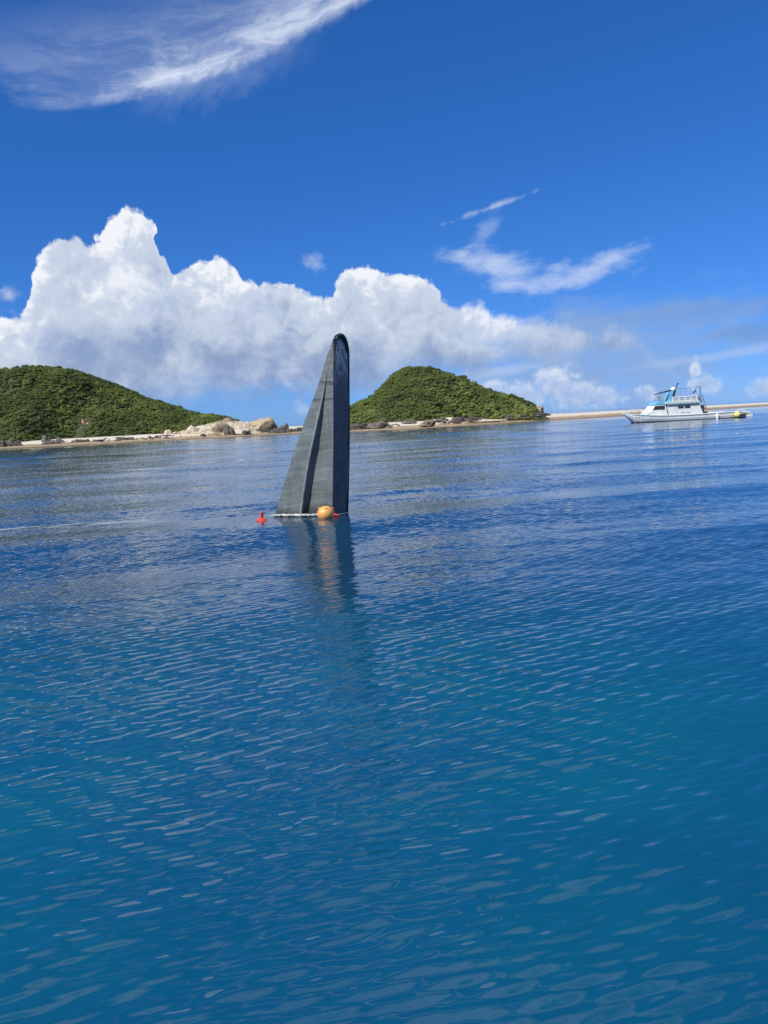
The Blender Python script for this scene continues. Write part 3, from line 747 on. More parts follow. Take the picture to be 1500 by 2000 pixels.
red_float(511.5, 1021, 'red disc float with upright stem, alone left of the bow', 4)
red_float(652, 1013.5, 'red float with upright stem tucked behind the orange buoy', -6)
def rope():
    wm = mat('white_rope', (0.52, 0.51, 0.46), 0.8, 0.22, 14.0)
    bm = bm_new()
    pts = []; rs = []
    for i, t in enumerate(np.linspace(0, 1, 90)):
        px = 536 + t * 92; py = 1010.0 + 4.6 * t - 3.0 * t * t + 0.5 * math.sin(t * 26) + 0.3 * math.sin(t * 61)
        p = ground(px, py); p.y = p.y + 0.0
        pts.append((p.x, p.y, wz(p.x, p.y) + 0.045 + 0.004 * math.sin(t * 40))); rs.append(0.026 + 0.012 * mnoise.noise(Vector((t * 60, 0, 0))) + 0.012 * (1 - t))
    tube(bm, pts, rs, 8)
    # frayed tufts and loose turns along the line
    for k in range(30):
        t = random.random() ** 1.6; i = min(88, int(t * 88)); p = Vector(pts[i]); L_ = random.uniform(0.05, 0.16)
        tube(bm, [p + Vector((-L_, random.uniform(-.05, .03), 0.0)), p + Vector((0, random.uniform(-.06, .02), random.uniform(0.005, .03))), p + Vector((L_, random.uniform(-.05, .03), 0.0))], [0.006, random.uniform(.014, .028), 0.006], 6)
    loop = [ground(581 + 14 * math.cos(a), 1010.6 + 1.7 * math.sin(a)) for a in np.linspace(0, 2 * math.pi, 28, endpoint=False)]
    tube(bm, [(p.x, p.y, wz(p.x, p.y) + 0.05) for p in loop], 0.014, 6, closed=True)
    o = bm_obj('floating_rope', bm, wm, None, True); tag(o, 'frayed white rope floating along the foot of the upended bow', 'rope')
    bm = bm_new(); q = [ground(px, py) for px, py in ((652, 1012.4), (660, 1011.4), (664, 1010.6), (672, 1008.2), (681, 1004.6))]
    tube(bm, [(p.x, p.y, wz(p.x, p.y) + 0.03) for p in q], [0.024, 0.022, 0.02, 0.012, 0.01], 8)
    o = bm_obj('mooring_line', bm, mat('grey_line', (0.30, 0.27, 0.24), 0.8, 0.3, 12.0), None, True); tag(o, 'thin grey line running right from the red float to the bow corner', 'rope')
rope()

# ---------------------------------------------------------------- rocks along the shore
def rock_material(name, c1, c2, c3, cap=None):
    mt, n, b = new_mat(name)
    tc = n.node('ShaderNodeTexCoord'); o = X(n, tc.outputs['Object']); x, y, z = n.sep(o)
    geo = n.node('ShaderNodeNewGeometry'); nx, ny, nzz = n.sep(X(n, geo.outputs['Normal']))
    lay = n.noise(n.vec(x * 0.35, y * 0.35, z * 3.2 + x * 0.5), 1.0, 6, 0.65); bl = n.noise(o, 1.1, 6, 0.65)
    c = n.mix(n.ss(lay, 0.35, 0.65), c1, c2); c = n.mix(n.ss(bl, 0.48, 0.68), c, c3)
    if cap: c = n.mix(n.ss(nzz + (bl - 0.5) * 0.7 + z * 0.10, 0.40, 0.75), c, cap)
    n.put(b.inputs['Base Color'], c); b.inputs['Roughness'].default_value = 0.9
    bn = n.node('ShaderNodeBump'); bn.inputs['Strength'].default_value = 0.8; bn.inputs['Distance'].default_value = 0.25; n.put(bn.inputs['Height'], lay + bl); n.t.links.new(bn.outputs[0], b.inputs['Normal'])
    return mt
RK_DARK = rock_material('dark_shore_rock', (0.065, 0.057, 0.050), (0.15, 0.132, 0.112), (0.040, 0.037, 0.035))
RK_TAN = rock_material('tan_rock', (0.20, 0.155, 0.10), (0.32, 0.26, 0.175), (0.13, 0.105, 0.075))
RK_BROWN = rock_material('brown_boulder', (0.16, 0.128, 0.09), (0.27, 0.22, 0.155), (0.10, 0.085, 0.066))
RK_CAP = rock_material('capped_rock', (0.060, 0.052, 0.043), (0.13, 0.112, 0.088), (0.048, 0.043, 0.038), (0.40, 0.32, 0.20))
RK_SAND = rock_material('sand_bluff', (0.52, 0.42, 0.31), (0.62, 0.52, 0.40), (0.40, 0.29, 0.20))
RK_RED = rock_material('orange_earth', (0.36, 0.19, 0.115), (0.42, 0.25, 0.16), (0.22, 0.13, 0.085))
RK_GREY = rock_material('grey_rock', (0.13, 0.115, 0.095), (0.22, 0.195, 0.16), (0.075, 0.066, 0.056))
def rock(px0, px1, ptop, pbot, Y, mt, label, seed, squash=1.0, deep=0.7, flat=0.0, cat='rock', group=None, name='shore_rock', sub=4, rough=0.32, lean=0.0):
    a = at(px0, pbot, Y); b = at(px1, pbot, Y); cx = (px0 + px1) / 2; t = at(cx, ptop, Y); bt = at(cx, pbot, Y)
    w = (b.x - a.x) / 2; h = t.z - bt.z; c = (a + b) / 2
    bm = bm_new(); bmesh.ops.create_icosphere(bm, subdivisions=sub, radius=1.0); sd = Vector((seed * 7.3, seed * 3.1, seed * 1.7))
    for v in bm.verts:
        p = v.co.copy(); n1 = mnoise.fractal(p * 1.25 + sd, 1.0, 2.0, 5); rg = abs(mnoise.noise(p * 2.1 + sd * 2)) + 0.5 * abs(mnoise.noise(p * 4.7 + sd))
        cell = mnoise.cell_vector(p * 1.7 + sd)
        r = 1.0 + rough * (1.5 * n1 - 0.9 * rg) + 0.16 * rough * (cell[0] - 0.5) + 0.12
        z = p.z * r
        if z > 0: z *= 1.0 + 0.55 * mnoise.noise(Vector((p.x * 1.6, p.y * 1.0, seed * 5.1)))
        if z > 0 and flat: z = min(z, 0.60 + 0.45 * n1 + 0.25 * mnoise.noise(Vector((p.x * 3.0, p.y, seed))))
        # bedding planes: pull the surface into steps
        st_ = 0.16; zq = math.floor(z / st_) * st_; z = z * 0.55 + (zq + st_ * sstep(np.float64(z - zq), st_ * 0.55, st_)) * 0.45
        hz = math.copysign(abs(z) ** squash, z)
        v.co = Vector((p.x * r * w * (1.0 - 0.12 * max(0, z)) + lean * w * max(0, z), p.y * r * w * deep, hz * h * 0.95 if z > 0 else hz * h * 0.35))
    zt = max(v.co.z for v in bm.verts); xa = min(v.co.x for v in bm.verts); xb = max(v.co.x for v in bm.verts)
    for v in bm.verts:                                       # bring the rugged shape back to its measured size
        v.co.x = -w + (v.co.x - xa) * 2 * w / (xb - xa)
        if v.co.z > 0: v.co.z *= h / zt
    o = bm_obj(name, bm, mt); o.location = (c.x, c.y, bt.z)
    for p in o.data.polygons: p.use_smooth = True
    o.data.set_sharp_from_angle(angle=R(30))
    return tag(o, label, cat, group)
GL, GR = 'rocks along the left beach', 'rocks along the right beach'
rock(-14, 20, 859, 873, 212, RK_DARK, 'dark rock at the left picture edge, leftmost on the beach', 1, flat=0.3, group=GL)
rock(10, 47, 858, 872, 213, RK_DARK, 'second dark rock from the left edge on the left beach', 2, flat=0.4, group=GL)
rock(79, 99, 849, 863, 222, RK_GREY, 'pale upright grey boulder at the scrub edge of the left beach', 3, group=GL, lean=0.2)
rock(108, 126, 852, 862, 220, RK_GREY, 'small grey boulder right of the pale upright one on the left beach', 4, group=GL)
rock(80, 121, 860.5, 867, 212, RK_DARK, 'long flat dark rock in front of the two grey boulders', 5, flat=1.0, deep=0.4, group=GL)
rock(145, 178, 857, 864, 212, RK_DARK, 'flat dark rock on sand below the orange earth scar', 6, flat=0.7, deep=0.5, group=GL)
rock(178, 206, 858, 863, 211, RK_DARK, 'low dark ledge between two patches of white sand, left beach', 7, flat=1.0, deep=0.4, group=GL)
rock(221, 263, 853, 860, 214, RK_DARK, 'thin dark rock ledge left of the wide white sand', 8, flat=1.0, deep=0.35, group=GL)
rock(390, 404, 846.5, 851, 210, RK_DARK, 'small dark stone on white sand before the sand bluff', 9, flat=0.4, group=GL)
rock(352, 418, 829, 853, 226, RK_SAND, 'pale pink sand bluff between scrub and the brown boulder', 10, rough=0.5, deep=0.5, cat='sand bluff', name='sand_bluff')
rock(312, 352, 838, 856, 224, RK_SAND, 'low white sand bank left of the pale pink bluff', 31, rough=0.4, deep=0.5, cat='sand bluff', name='sand_bluff')
rock(400, 500, 815, 851, 236, RK_TAN, 'broad tan sandstone ridge behind the brown boulder', 11, squash=1.2, rough=0.25, deep=0.45, name='rock_ridge')
rock(411, 454, 826, 847, 224, RK_BROWN, 'large smooth brown boulder at the middle of the left point', 12, squash=0.75, rough=0.18, deep=0.8, group=GL)
rock(437, 462, 834, 849, 217, RK_DARK, 'dark block at the right foot of the brown boulder', 13, flat=0.4, group=GL)
rock(456, 488, 826, 849, 224, RK_SAND, 'white sand chute between brown boulder and capped headland', 14, squash=1.4, rough=0.3, deep=0.4, cat='sand bluff', name='sand_bluff')
rock(471, 493, 839.5, 848, 214, RK_DARK, 'small dark rock at the foot of the white sand chute', 15, flat=0.3, group=GL)
rock(481, 545, 815, 846, 228, RK_CAP, 'tall headland rock with tan cap above dark cliff', 16, squash=0.85, rough=0.13, deep=0.7, group=GL, name='headland_rock', lean=0.1)
rock(540, 569, 826, 842, 226, RK_DARK, 'dark rounded rock just right of the capped headland', 17, rough=0.25, group=GL)
rock(520, 570, 834.5, 846.5, 218, RK_DARK, 'low dark ledge under the capped headland', 18, flat=1.0, deep=0.4, group=GL)
rock(560, 600, 834, 844.5, 222, RK_DARK, 'dark ledge at the tip of the left point, beside the bow', 19, flat=0.9, deep=0.4, group=GL)
rock(148, 186, 818, 838, hill_point(HL, 168, 832).y + 1.5, RK_RED, 'bare orange earth scar amid the scrub of the left hill', 20, squash=0.9, rough=0.3, deep=0.35, cat='earth scar', name='earth_scar')
rock(142, 174, 834, 852, hill_point(HL, 160, 846).y + 1.2, RK_GREY, 'grey rubble slope directly below the orange earth scar', 21, rough=0.45, deep=0.4, cat='rock', name='rubble_slope')
rock(676, 724, 825, 838, 196, RK_DARK, 'dark layered ledge emerging from behind the bow, right beach', 22, flat=0.9, deep=0.4, group=GR)
rock(715, 768, 822, 835, 195, RK_GREY, 'grey brown layered ledge, second from the bow on the right beach', 23, flat=0.8, deep=0.4, group=GR)
rock(782, 815, 818, 825, 205, RK_GREY, 'flat grey slab at the scrub edge, left of the lone brown boulder', 24, flat=1.0, deep=0.4, group=GR)
rock(817, 852, 820, 830, 193, RK_BROWN, 'lone brown boulder on the tan sand of the right beach', 25, flat=0.3, deep=0.5, group=GR, lean=0.3)
rock(850, 878, 814, 821.5, 210, RK_GREY, 'grey slab at scrub edge, right of the lone brown boulder', 26, flat=0.9, deep=0.4, group=GR)
rock(874, 908, 813.5, 823, 204, RK_DARK, 'dark broken ledge near the middle of the right beach', 27, flat=0.8, deep=0.4, group=GR)
rock(902, 942, 814.5, 821, 206, RK_DARK, 'long thin dark ledge right of the broken ledge, right beach', 28, flat=1.0, deep=0.35, group=GR)
rock(986, 1005, 809, 816.5, 213, RK_DARK, 'dark stone pile on white sand towards the right headland', 29, rough=0.5, group=GR)
rock(1012, 1030, 810, 815, 215, RK_DARK, 'low dark stones between the stone pile and the right headland', 30, rough=0.5, flat=0.4, group=GR)
rock(1032, 1078, 806.5, 811.5, 226, RK_DARK, 'thin dark reef ledge below the right headland cliff', 32, flat=1.0, deep=0.3, group=GR)
rock(1022, 1064, 784, 810, 244, RK_CAP, 'steep brown headland cliff at the right end of domed hill', 33, squash=0.9, rough=0.35, deep=0.8, group=GR, name='headland_rock', lean=-0.25)
# loose stones washed up along the beaches
def rubble(x0, x1, n, seed, label):
    r = np.random.default_rng(seed); V = []; Fs = []
    ico = bm_new(); bmesh.ops.create_icosphere(ico, subdivisions=1, radius=1.0); iv = [v.co.copy() for v in ico.verts]; ico.verts.index_update(); fi = [[v.index for v in f.verts] for f in ico.faces]; ico.free()
    clump = [(r.uniform(x0, x1), r.uniform(11, 24)) for _ in range(max(4, n // 16))]
    for i in range(n):
        cx, cd = clump[r.integers(len(clump))]; x = cx + r.normal() * 2.4; d = cd + r.normal() * 1.6
        if not x0 < x < x1: continue
        y = float(shore_y(np.array(x))) + d; z = float(beach_z(np.array([x]), np.array([y]))[0]); sz = r.uniform(0.16, 0.5) * (1.6 if r.uniform() < 0.12 else 1.0); k = len(V); a = r.uniform(0, 6.28)
        for v in iv:
            q_ = 1 + 0.45 * mnoise.noise(v * 1.5 + Vector((i * 3.3, 0, 0))); vx, vy = v.x * q_ * 1.5, v.y * q_
            V.append((x + (vx * math.cos(a) - vy * math.sin(a)) * sz, y + (vx * math.sin(a) + vy * math.cos(a)) * sz, z + v.z * q_ * sz * 0.55))
        Fs += [[k + j for j in f] for f in fi]
    me = from_np('shore_rubble', np.array(V), np.array(Fs)); tag(link('shore_rubble', me, RK_DARK), label, 'rubble', kind='stuff')
rubble(ground(-30, 880).x, ground(590, 847).x, 240, 3, 'dark stones strewn along the left beach')
rubble(ground(680, 845).x, ground(1075, 821).x, 230, 4, 'dark stones strewn along the right beach')
# patches of dry white sand at the scrub edge
rock(60, 300, 862.5, 868, 219, RK_SAND, 'long bank of dry white sand along the left beach scrub', 41, squash=1.6, rough=0.10, deep=0.06, cat='sand bank', name='sand_bank')
rock(250, 420, 850, 860, 220, RK_SAND, 'white sand bank rising towards the pale pink bluff', 42, squash=1.5, rough=0.15, deep=0.08, cat='sand bank', name='sand_bank')
rock(745, 1010, 815, 826, 214, RK_SAND, 'long bank of dry white sand below the domed hill', 43, squash=1.6, rough=0.12, deep=0.06, cat='sand bank', name='sand_bank')

# ---------------------------------------------------------------- the dive boat
BO = ground(1244.5, 826.2); BS = ground(1469.5, 814.6)
BX = Vector((BS.x - BO.x, BS.y - BO.y, 0)).normalized(); BN = Vector((-BX.y, BX.x, 0))     # BN points away from the camera
if BN.y < 0: BN = -BN
BROT = math.atan2(BX.y, BX.x)
def q(px, py, off=0.0):
    """photo pixel -> (x, z) in the boat's own frame, on the plane off metres behind its near side"""
    d = ray(px, py); o = BO + BN * off; t = (o - EYE).dot(BN) / d.dot(BN); p = EYE + d * t
    return ((p - o).dot(BX), p.z)
def build_boat():
    root = empty('dive_boat', (BO.x, BO.y, 0), BROT)
    tag(root, 'white and light blue dive boat moored off the sandbar at right', 'boat')
    white = mat('boat_white', (0.84, 0.84, 0.80), 0.32, 0.06, 1.2, dirt=(0.52, 0.50, 0.44), dirt_amt=0.35)
    pale = mat('boat_pale_green', (0.56, 0.66, 0.63), 0.4, 0.08, 1.5, dirt=(0.40, 0.42, 0.36), dirt_amt=0.4)
    blue = mat('boat_light_blue', (0.16, 0.48, 0.70), 0.35, 0.10, 1.5)
    teal = mat('boat_teal_deck', (0.34, 0.62, 0.66), 0.45, 0.10, 1.5)
    dark = mat('boat_dark', (0.030, 0.032, 0.036), 0.5, 0.2, 3.0)
    grey = mat('boat_grey', (0.30, 0.33, 0.34), 0.5, 0.15, 2.0)
    glass = mat('boat_glass', (0.035, 0.045, 0.048), 0.06, 0.2, 2.0)
    steel = mat('boat_steel', (0.34, 0.38, 0.42), 0.35, 0.1, 3.0, metal=0.6)
    navy = mat('boat_navy', (0.020, 0.035, 0.075), 0.5)
    B = 3.9; CY = B / 2                                   # beam and centre line
    def P(name, poly, y0, y1, mt, parent=root, bevel=0.0, smooth=False):
        bm = bm_new(); prism(bm, [q(*p, off=max(0, y0)) for p in poly], y0, y1); return bm_obj(name, bm, mt, parent, smooth, bevel)
    def T(name, pxs, y, r, mt, parent=root, seg=6):
        bm = bm_new()
        tube(bm, [(lambda a: (a[0], y, a[1]))(q(*p, off=max(0, y))) for p in pxs], r, seg); return bm_obj(name, bm, mt, parent, True)
    # hull: stations from bow to stern, each (x, half beam at sheer, half beam at chine, keel z, chine z, sheer z)
    xs_px = [1225, 1228, 1233, 1239, 1246, 1256, 1270, 1290, 1315, 1345, 1375, 1405, 1432, 1445, 1458]
    sheer_py = [808.6, 808.9, 809.3, 809.8, 810.3, 810.8, 811.4, 811.8, 811.5, 810.2, 808.4, 806.3, 804.4, 804.6, 806.0]
    hb = [0.03, 0.26, 0.60, 0.95, 1.25, 1.55, 1.78, 1.92, 1.95, 1.95, 1.95, 1.93, 1.88, 1.84, 1.78]
    stem = [(1225, 808.9), (1228, 811.5), (1233, 815.5), (1239, 820.2), (1246, 829.0)]
    st = []
    for i, (px, sp) in enumerate(zip(xs_px, sheer_py)):
        x, zs = q(px, sp, 0); keel = q(*stem[i])[1] if i < 5 else -0.45
        zc = keel + (zs - keel) * (0.42 if i > 4 else 0.5); zc = max(zc, keel + 0.02)
        zr = zs - (zs - keel) * 0.16
        k = hb[i]; st.append((x, k, zs, zr, zc, keel))
    bm = bm_new(); rings = []
    for x, k, zs, zr, zc, ke in st:
        FL = [np.interp(x, [0, 6], v_) for v_ in ((0.90, 0.975), (0.80, 0.945), (0.55, 0.80))]
        pr = [(k, zs), (k * 0.985, zr), (k * FL[0], (zr + zc) / 2), (k * FL[1], zc), (k * FL[2], zc - (zc - ke) * 0.6), (0.0, ke)]
        ring = [bm.verts.new((x, CY - w, z)) for w, z in pr] + [bm.verts.new((x, CY + w, z)) for w, z in pr[-2::-1]]
        rings.append(ring)
    for A, Bq in zip(rings, rings[1:]):
        for i in range(len(A) - 1): bm.faces.new((A[i], A[i + 1], Bq[i + 1], Bq[i]))
    bm.faces.new(rings[-1]); bm.faces.new(rings[0])
    hull = bm_obj('hull', bm, white, root, True)
    # boot stripe and grey rubbing strake on the near side and the far side
    for name, f0, f1, mt, out in (('rubbing_strake', 0.05, 0.17, grey, 0.03), ('chine_band', 0.60, 0.66, pale, 0.02)):
        for s in (-1, 1):
            bm = bm_new(); prev = None
            for x, k, zs, zr, zc, ke in st[3:]:
                z0, z1 = zs - (zs - zc) * f0, zs - (zs - zc) * f1
                w0 = np.interp(z0, [zc, (zr + zc) / 2, zr, zs], [k * np.interp(x, [0, 6], (.8, .945)), k * np.interp(x, [0, 6], (.9, .975)), k * .985, k]) + out; w1 = np.interp(z1, [zc, (zr + zc) / 2, zr, zs], [k * np.interp(x, [0, 6], (.8, .945)), k * np.interp(x, [0, 6], (.9, .975)), k * .985, k]) + out
                r_ = [bm.verts.new((x, CY + s * w0, z0)), bm.verts.new((x, CY + s * w1, z1)), bm.verts.new((x, CY + s * (w1 - out * 2), z1)), bm.verts.new((x, CY + s * (w0 - out * 2), z0))]
                if prev:
                    for i in range(4): bm.faces.new((prev[i], prev[(i + 1) % 4], r_[(i + 1) % 4], r_[i]))
                prev = r_
            bm_obj(name, bm, mt, hull)
    bm = bm_new()                                          # dark antifouling at the waterline
    prev = None
    for x, k, zs, zr, zc, ke in st[4:]:
        wf = np.interp(x, [0, 6], (.80, .945))
        r_ = [bm.verts.new((x, CY - k * wf - .02, 0.09)), bm.verts.new((x, CY - k * (wf - .06) - .02, -0.2)), bm.verts.new((x, CY + k * (wf - .06) + .02, -0.2)), bm.verts.new((x, CY + k * wf + .02, 0.09))]
        if prev:
            for i in range(4): bm.faces.new((prev[i], prev[(i + 1) % 4], r_[(i + 1) % 4], r_[i]))
        prev = r_
    bm_obj('waterline_band', bm, dark, hull)
    # stem band and bow lettering
    T('stem_band', [(1225.2, 809.6), (1228.4, 812.2), (1233.4, 816.2), (1238.5, 819.6)], CY - 0.02, 0.13, navy, hull)
    for px, w in ((1242.0, 0.12), (1247.2, 0.17), (1252.0, 0.19)):
        x, z = q(px, 814.6, 0.9); i = np.interp(x, [s[0] for s in st], [s[1] for s in st]); bm = bm_new()
        box(bm, x - w / 2, x + w / 2, CY - i * 0.955 - 0.03, CY - i * 0.955 + 0.02, z - 0.11, z - 0.05); box(bm, x - 0.03, x + 0.03, CY - i * 0.955 - 0.03, CY - i * 0.955 + 0.02, z - 0.13, z + 0.13); box(bm, x - w / 2, x + w / 2, CY - i * 0.955 - 0.032, CY - i * 0.955 + 0.018, z + 0.03, z + 0.08)
        bm_obj('bow_lettering', bm, grey, hull)
    # deck
    bm = bm_new(); L_ = [bm.verts.new((x, CY - k * 0.95, zs - 0.10)) for x, k, zs, *_ in st]; R_ = [bm.verts.new((x, CY + k * 0.95, zs - 0.10)) for x, k, zs, *_ in st]
    for i in range(len(st) - 1): bm.faces.new((L_[i], L_[i + 1], R_[i + 1], R_[i]))
    bm_obj('deck', bm, teal, root)
    # capping rail round the hull: teal forward, white aft
    for name, i0, i1, mt in (('bow_capping', 0, 7, teal), ('gunwale_capping', 6, len(st), white)):
        for s in (-1, 1):
            bm = bm_new(); tube(bm, [(x, CY + s * (k - 0.03), zs + 0.03) for x, k, zs, *_ in st[i0:i1]], 0.075, 6); bm_obj(name, bm, mt, root, True)
    # fore cabin and wheelhouse
    P('fore_cabin', [(1261, 811.0), (1268, 806.2), (1274.5, 800.6), (1279.2, 791.6), (1300.0, 790.4), (1306.4, 811.4)], 0.55, B - 0.55, white, bevel=0.04)
    sw = P('side_window', [(1275.6, 800.6), (1279.6, 793.2), (1288.0, 792.7), (1287.8, 800.0)], 0.51, 0.56, dark)
    P('window_pane', [(1276.6, 799.9), (1280.0, 793.9), (1287.2, 793.4), (1287.1, 799.4)], 0.495, 0.512, glass, sw)
    sw = P('side_window', [(1288.4, 800.0), (1288.5, 792.7), (1298.6, 791.9), (1298.2, 799.6)], 0.51, 0.56, dark)
    P('window_pane', [(1289.2, 799.3), (1289.3, 793.4), (1297.8, 792.7), (1297.5, 799.0)], 0.495, 0.512, glass, sw)
    P('front_roof', [(1277.8, 791.4), (1280.5, 788.8), (1285.5, 785.0), (1292, 784.2), (1301.5, 783.6), (1304.5, 790.0)], 0.50, B - 0.50, blue, bevel=0.05)
    P('doorway', [(1301.0, 791.0), (1304.2, 790.8), (1307.6, 811.0), (1304.6, 811.2)], 0.50, 0.60, dark)
    P('cabin_light', [(1276.2, 790.6), (1278.0, 788.6), (1279.2, 788.6), (1279.2, 790.8)], 0.7, 0.95, grey)
    # main cabin
    P('main_cabin', [(1303.2, 790.4), (1365.5, 786.6), (1374.2, 808.6), (1307.4, 811.4)], 0.32, B - 0.32, white, bevel=0.05)
    for a, b_ in ((1320.0, 1321.0), (1347.0, 1348.4)): P('panel_joint', [(a, 789.9), (a + 0.5, 789.8), (b_ + 3.2, 809.0), (b_ + 2.7, 809.1)], 0.31, 0.335, grey)
    for x0, x1 in ((1322.6, 1334.8), (1335.8, 1347.6)):
        k = (x0 - 1322.6) * 0.055
        fr = P('cabin_window', [(x0 + 1.0, 792.8 - k), (x1, 792.0 - k), (x1 + 1.4, 797.3 - k), (x0 + 2.6, 798.2 - k)], 0.295, 0.33, dark)
        P('window_pane', [(x0 + 2.0, 793.6 - k), (x1 - 0.8, 792.9 - k), (x1 + 0.2, 796.6 - k), (x0 + 3.2, 797.3 - k)], 0.285, 0.298, glass, fr)
    tx = 1329.6
    for wd in (2.3, 1.5, 1.9, 1.6, 2.0, 0, 1.7, 2.0, 1.5, 1.8):
        if wd:
            P('cabin_lettering', [(tx, 805.0 - (tx - 1329) * 0.05), (tx + wd * 0.8, 804.95 - (tx - 1329) * 0.05), (tx + wd * 0.85, 806.9 - (tx - 1329) * 0.05), (tx + 0.1, 807.0 - (tx - 1329) * 0.05)], 0.305, 0.325, grey)
        tx += wd if wd else 1.6
    # flybridge deck and coaming
    P('flybridge_deck', [(1300.5, 789.2), (1302, 785.6), (1366.0, 781.6), (1366.8, 785.6)], 0.10, B - 0.10, pale, bevel=0.03)
    P('deck_edge', [(1303.0, 790.5), (1303.2, 789.0), (1367.0, 785.4), (1367.6, 787.0)], 0.06, B - 0.06, grey)
    for y in (0.16, B - 0.16):
        T('coaming_rail', [(1313.6, 776.2), (1330, 775.2), (1362.5, 772.8)], y, 0.085, white); T('coaming_rail', [(1311.5, 784.6), (1340, 783.0), (1365.0, 781.4)], y, 0.075, white)
        for px, py in ((1314.2, 776.2), (1326.2, 775.4), (1338.2, 774.6), (1349.8, 773.8), (1361.6, 773.0)):
            T('coaming_post', [(px, py), (px - 0.2, py + 8.6)], y, 0.07, white)
        for px, py in ((1314.2, 776.2), (1326.2, 775.4), (1338.2, 774.6), (1349.8, 773.8)):
            P('coaming_panel', [(px + 1.2, py + 1.2), (px + 11.0, py + 0.5), (px + 11.0, py + 7.2), (px + 1.2, py + 7.9)], y - 0.012, y + 0.012, mat('coaming_panel_grey', (0.42, 0.50, 0.52), 0.4, 0.2, 2.0))
    # blue pylon with radar, mast, boom and wind screen
    P('pylon', [(1302.0, 787.0), (1305.0, 779.5), (1310.6, 763.6), (1316.6, 762.4), (1312.2, 774.5), (1310.4, 785.4)], 1.05, B - 1.05, blue, bevel=0.04)
    P('pylon_back', [(1317.0, 763.2), (1320.6, 760.6), (1318.0, 774.5), (1314.0, 775.0)], 1.02, B - 1.02, dark)
    bm = bm_new(); x0, z0 = q(1314.6, 761.8, CY); lathe(bm, [(0.20, -0.08), (0.40, -0.02), (0.44, 0.12), (0.40, 0.30), (0.26, 0.42), (0.05, 0.46)], 20, Matrix.Translation((x0, CY, z0))); bm_obj('radar_dome', bm, white, root, True)
    T('mast', [(1318.6, 763.5), (1320.6, 757.0), (1322.6, 750.0)], CY, [0.13, 0.10, 0.07], dark)
    bm = bm_new(); x0, z0 = q(1323.6, 749.6, CY); lathe(bm, [(0.06, -0.12), (0.15, -0.06), (0.15, 0.08), (0.05, 0.13)], 12, Matrix.Translation((x0, CY, z0))); bm_obj('mast_lamp', bm, dark, root, True)
    for y in (1.2, B - 1.2):
        T('awning_boom', [(1277.5, 770.8), (1290, 767.4), (1311.2, 762.2)], y, [0.06, 0.12, 0.15], navy)
        T('screen_frame', [(1283.0, 771.5), (1286.0, 778.5), (1291.5, 782.0), (1300.5, 782.4)], y, 0.05, grey)
        T('screen_strut', [(1307.4, 769.0), (1304.0, 776.0), (1300.8, 782.3)], y, 0.12, navy)
        T('screen_strut', [(1291.6, 766.8), (1290.4, 771.5), (1292.0, 781.5)], y, 0.03, grey)
        T('screen_strut', [(1284.0, 772.0), (1296.0, 772.0), (1307.0, 769.6)], y, 0.025, grey)
    P('helm_seat', [(1287.6, 774.4), (1291.2, 773.8), (1291.6, 777.6), (1297.0, 778.6), (1297.0, 782.8), (1290.0, 782.4)], 1.5, 2.4, mat('seat_grey', (0.45, 0.45, 0.43), 0.6, 0.15, 4.0), bevel=0.03)
    # upper awning frame
    for y in (0.22, B - 0.22):
        T('awning_rail', [(1321.0, 759.6), (1340, 758.2), (1359.2, 756.6)], y, 0.035, steel)
        for px, p0, p1 in ((1328.8, 759.0, 775.4), (1338.8, 758.3, 774.8), (1348.6, 757.5, 774.0), (1359.3, 756.6, 773.2)): T('awning_post', [(px, p0), (px - 0.1, p1)], y, 0.032, steel)
        T('awning_bracket', [(1360.0, 755.6), (1367.6, 755.4), (1367.6, 766), (1367.2, 782.6)], y, 0.06, navy)
    fl = P('flag', [(1353.0, 768.4), (1354.0, 765.0), (1357.2, 762.4), (1359.0, 759.6), (1358.2, 765.0), (1355.6, 768.0)], 0.18, 0.205, navy)
    # after end of the flybridge, stair and dive gear
    P('stair_landing', [(1362.5, 772.6), (1367.0, 772.2), (1371.0, 785.0), (1364.6, 785.6)], 0.5, B - 0.9, grey)
    for y in (0.55, 1.35):
        T('stair_rail', [(1370.4, 770.8), (1372.0, 775.0), (1376.0, 787.0), (1380.2, 799.0)], y, 0.055, steel)
    for k in range(6):
        t = k / 5; bm = bm_new(); x, z = q(1371.4 + 7.4 * t, 776.5 + 21.5 * t, 0.9); box(bm, x - 0.12, x + 0.12, 0.58, 1.32, z - 0.025, z + 0.025); bm_obj('stair_tread', bm, grey, root)
    P('gear_rack', [(1369.0, 792.0), (1375.2, 791.0), (1377.6, 803.0), (1378.0, 807.4), (1374.6, 808.0)], 0.6, 1.6, mat('gear_black', (0.05, 0.045, 0.042), 0.6, 0.5, 6.0), bevel=0.05)
    # bow rail, bitt and hatch
    for s in (-1, 1):
        kk = lambda px, py: (q(px, py, CY)[0], CY + s * (np.interp(q(px, py, CY)[0], [a[0] for a in st], [a[1] for a in st]) - 0.06), q(px, py, CY)[1])
        bm = bm_new(); tube(bm, [kk(1227.5, 800.6), kk(1233, 800.0), kk(1241, 799.4), kk(1250, 798.9), kk(1257, 798.6)], 0.028, 6); bm_obj('bow_rail', bm, steel, root, True)
        for px in (1228.5, 1238.8, 1241.8, 1249.0, 1256.6):
            bm = bm_new(); tube(bm, [kk(px, 800.2 - (px - 1228) * 0.05), kk(px, 809.0)], 0.028, 6); bm_obj('rail_post', bm, steel, root, True)
    P('bow_bitt', [(1255.6, 808.8), (1255.8, 803.6), (1257.6, 802.2), (1259.2, 803.4), (1259.8, 808.8)], CY - 0.25, CY + 0.25, white, bevel=0.03)
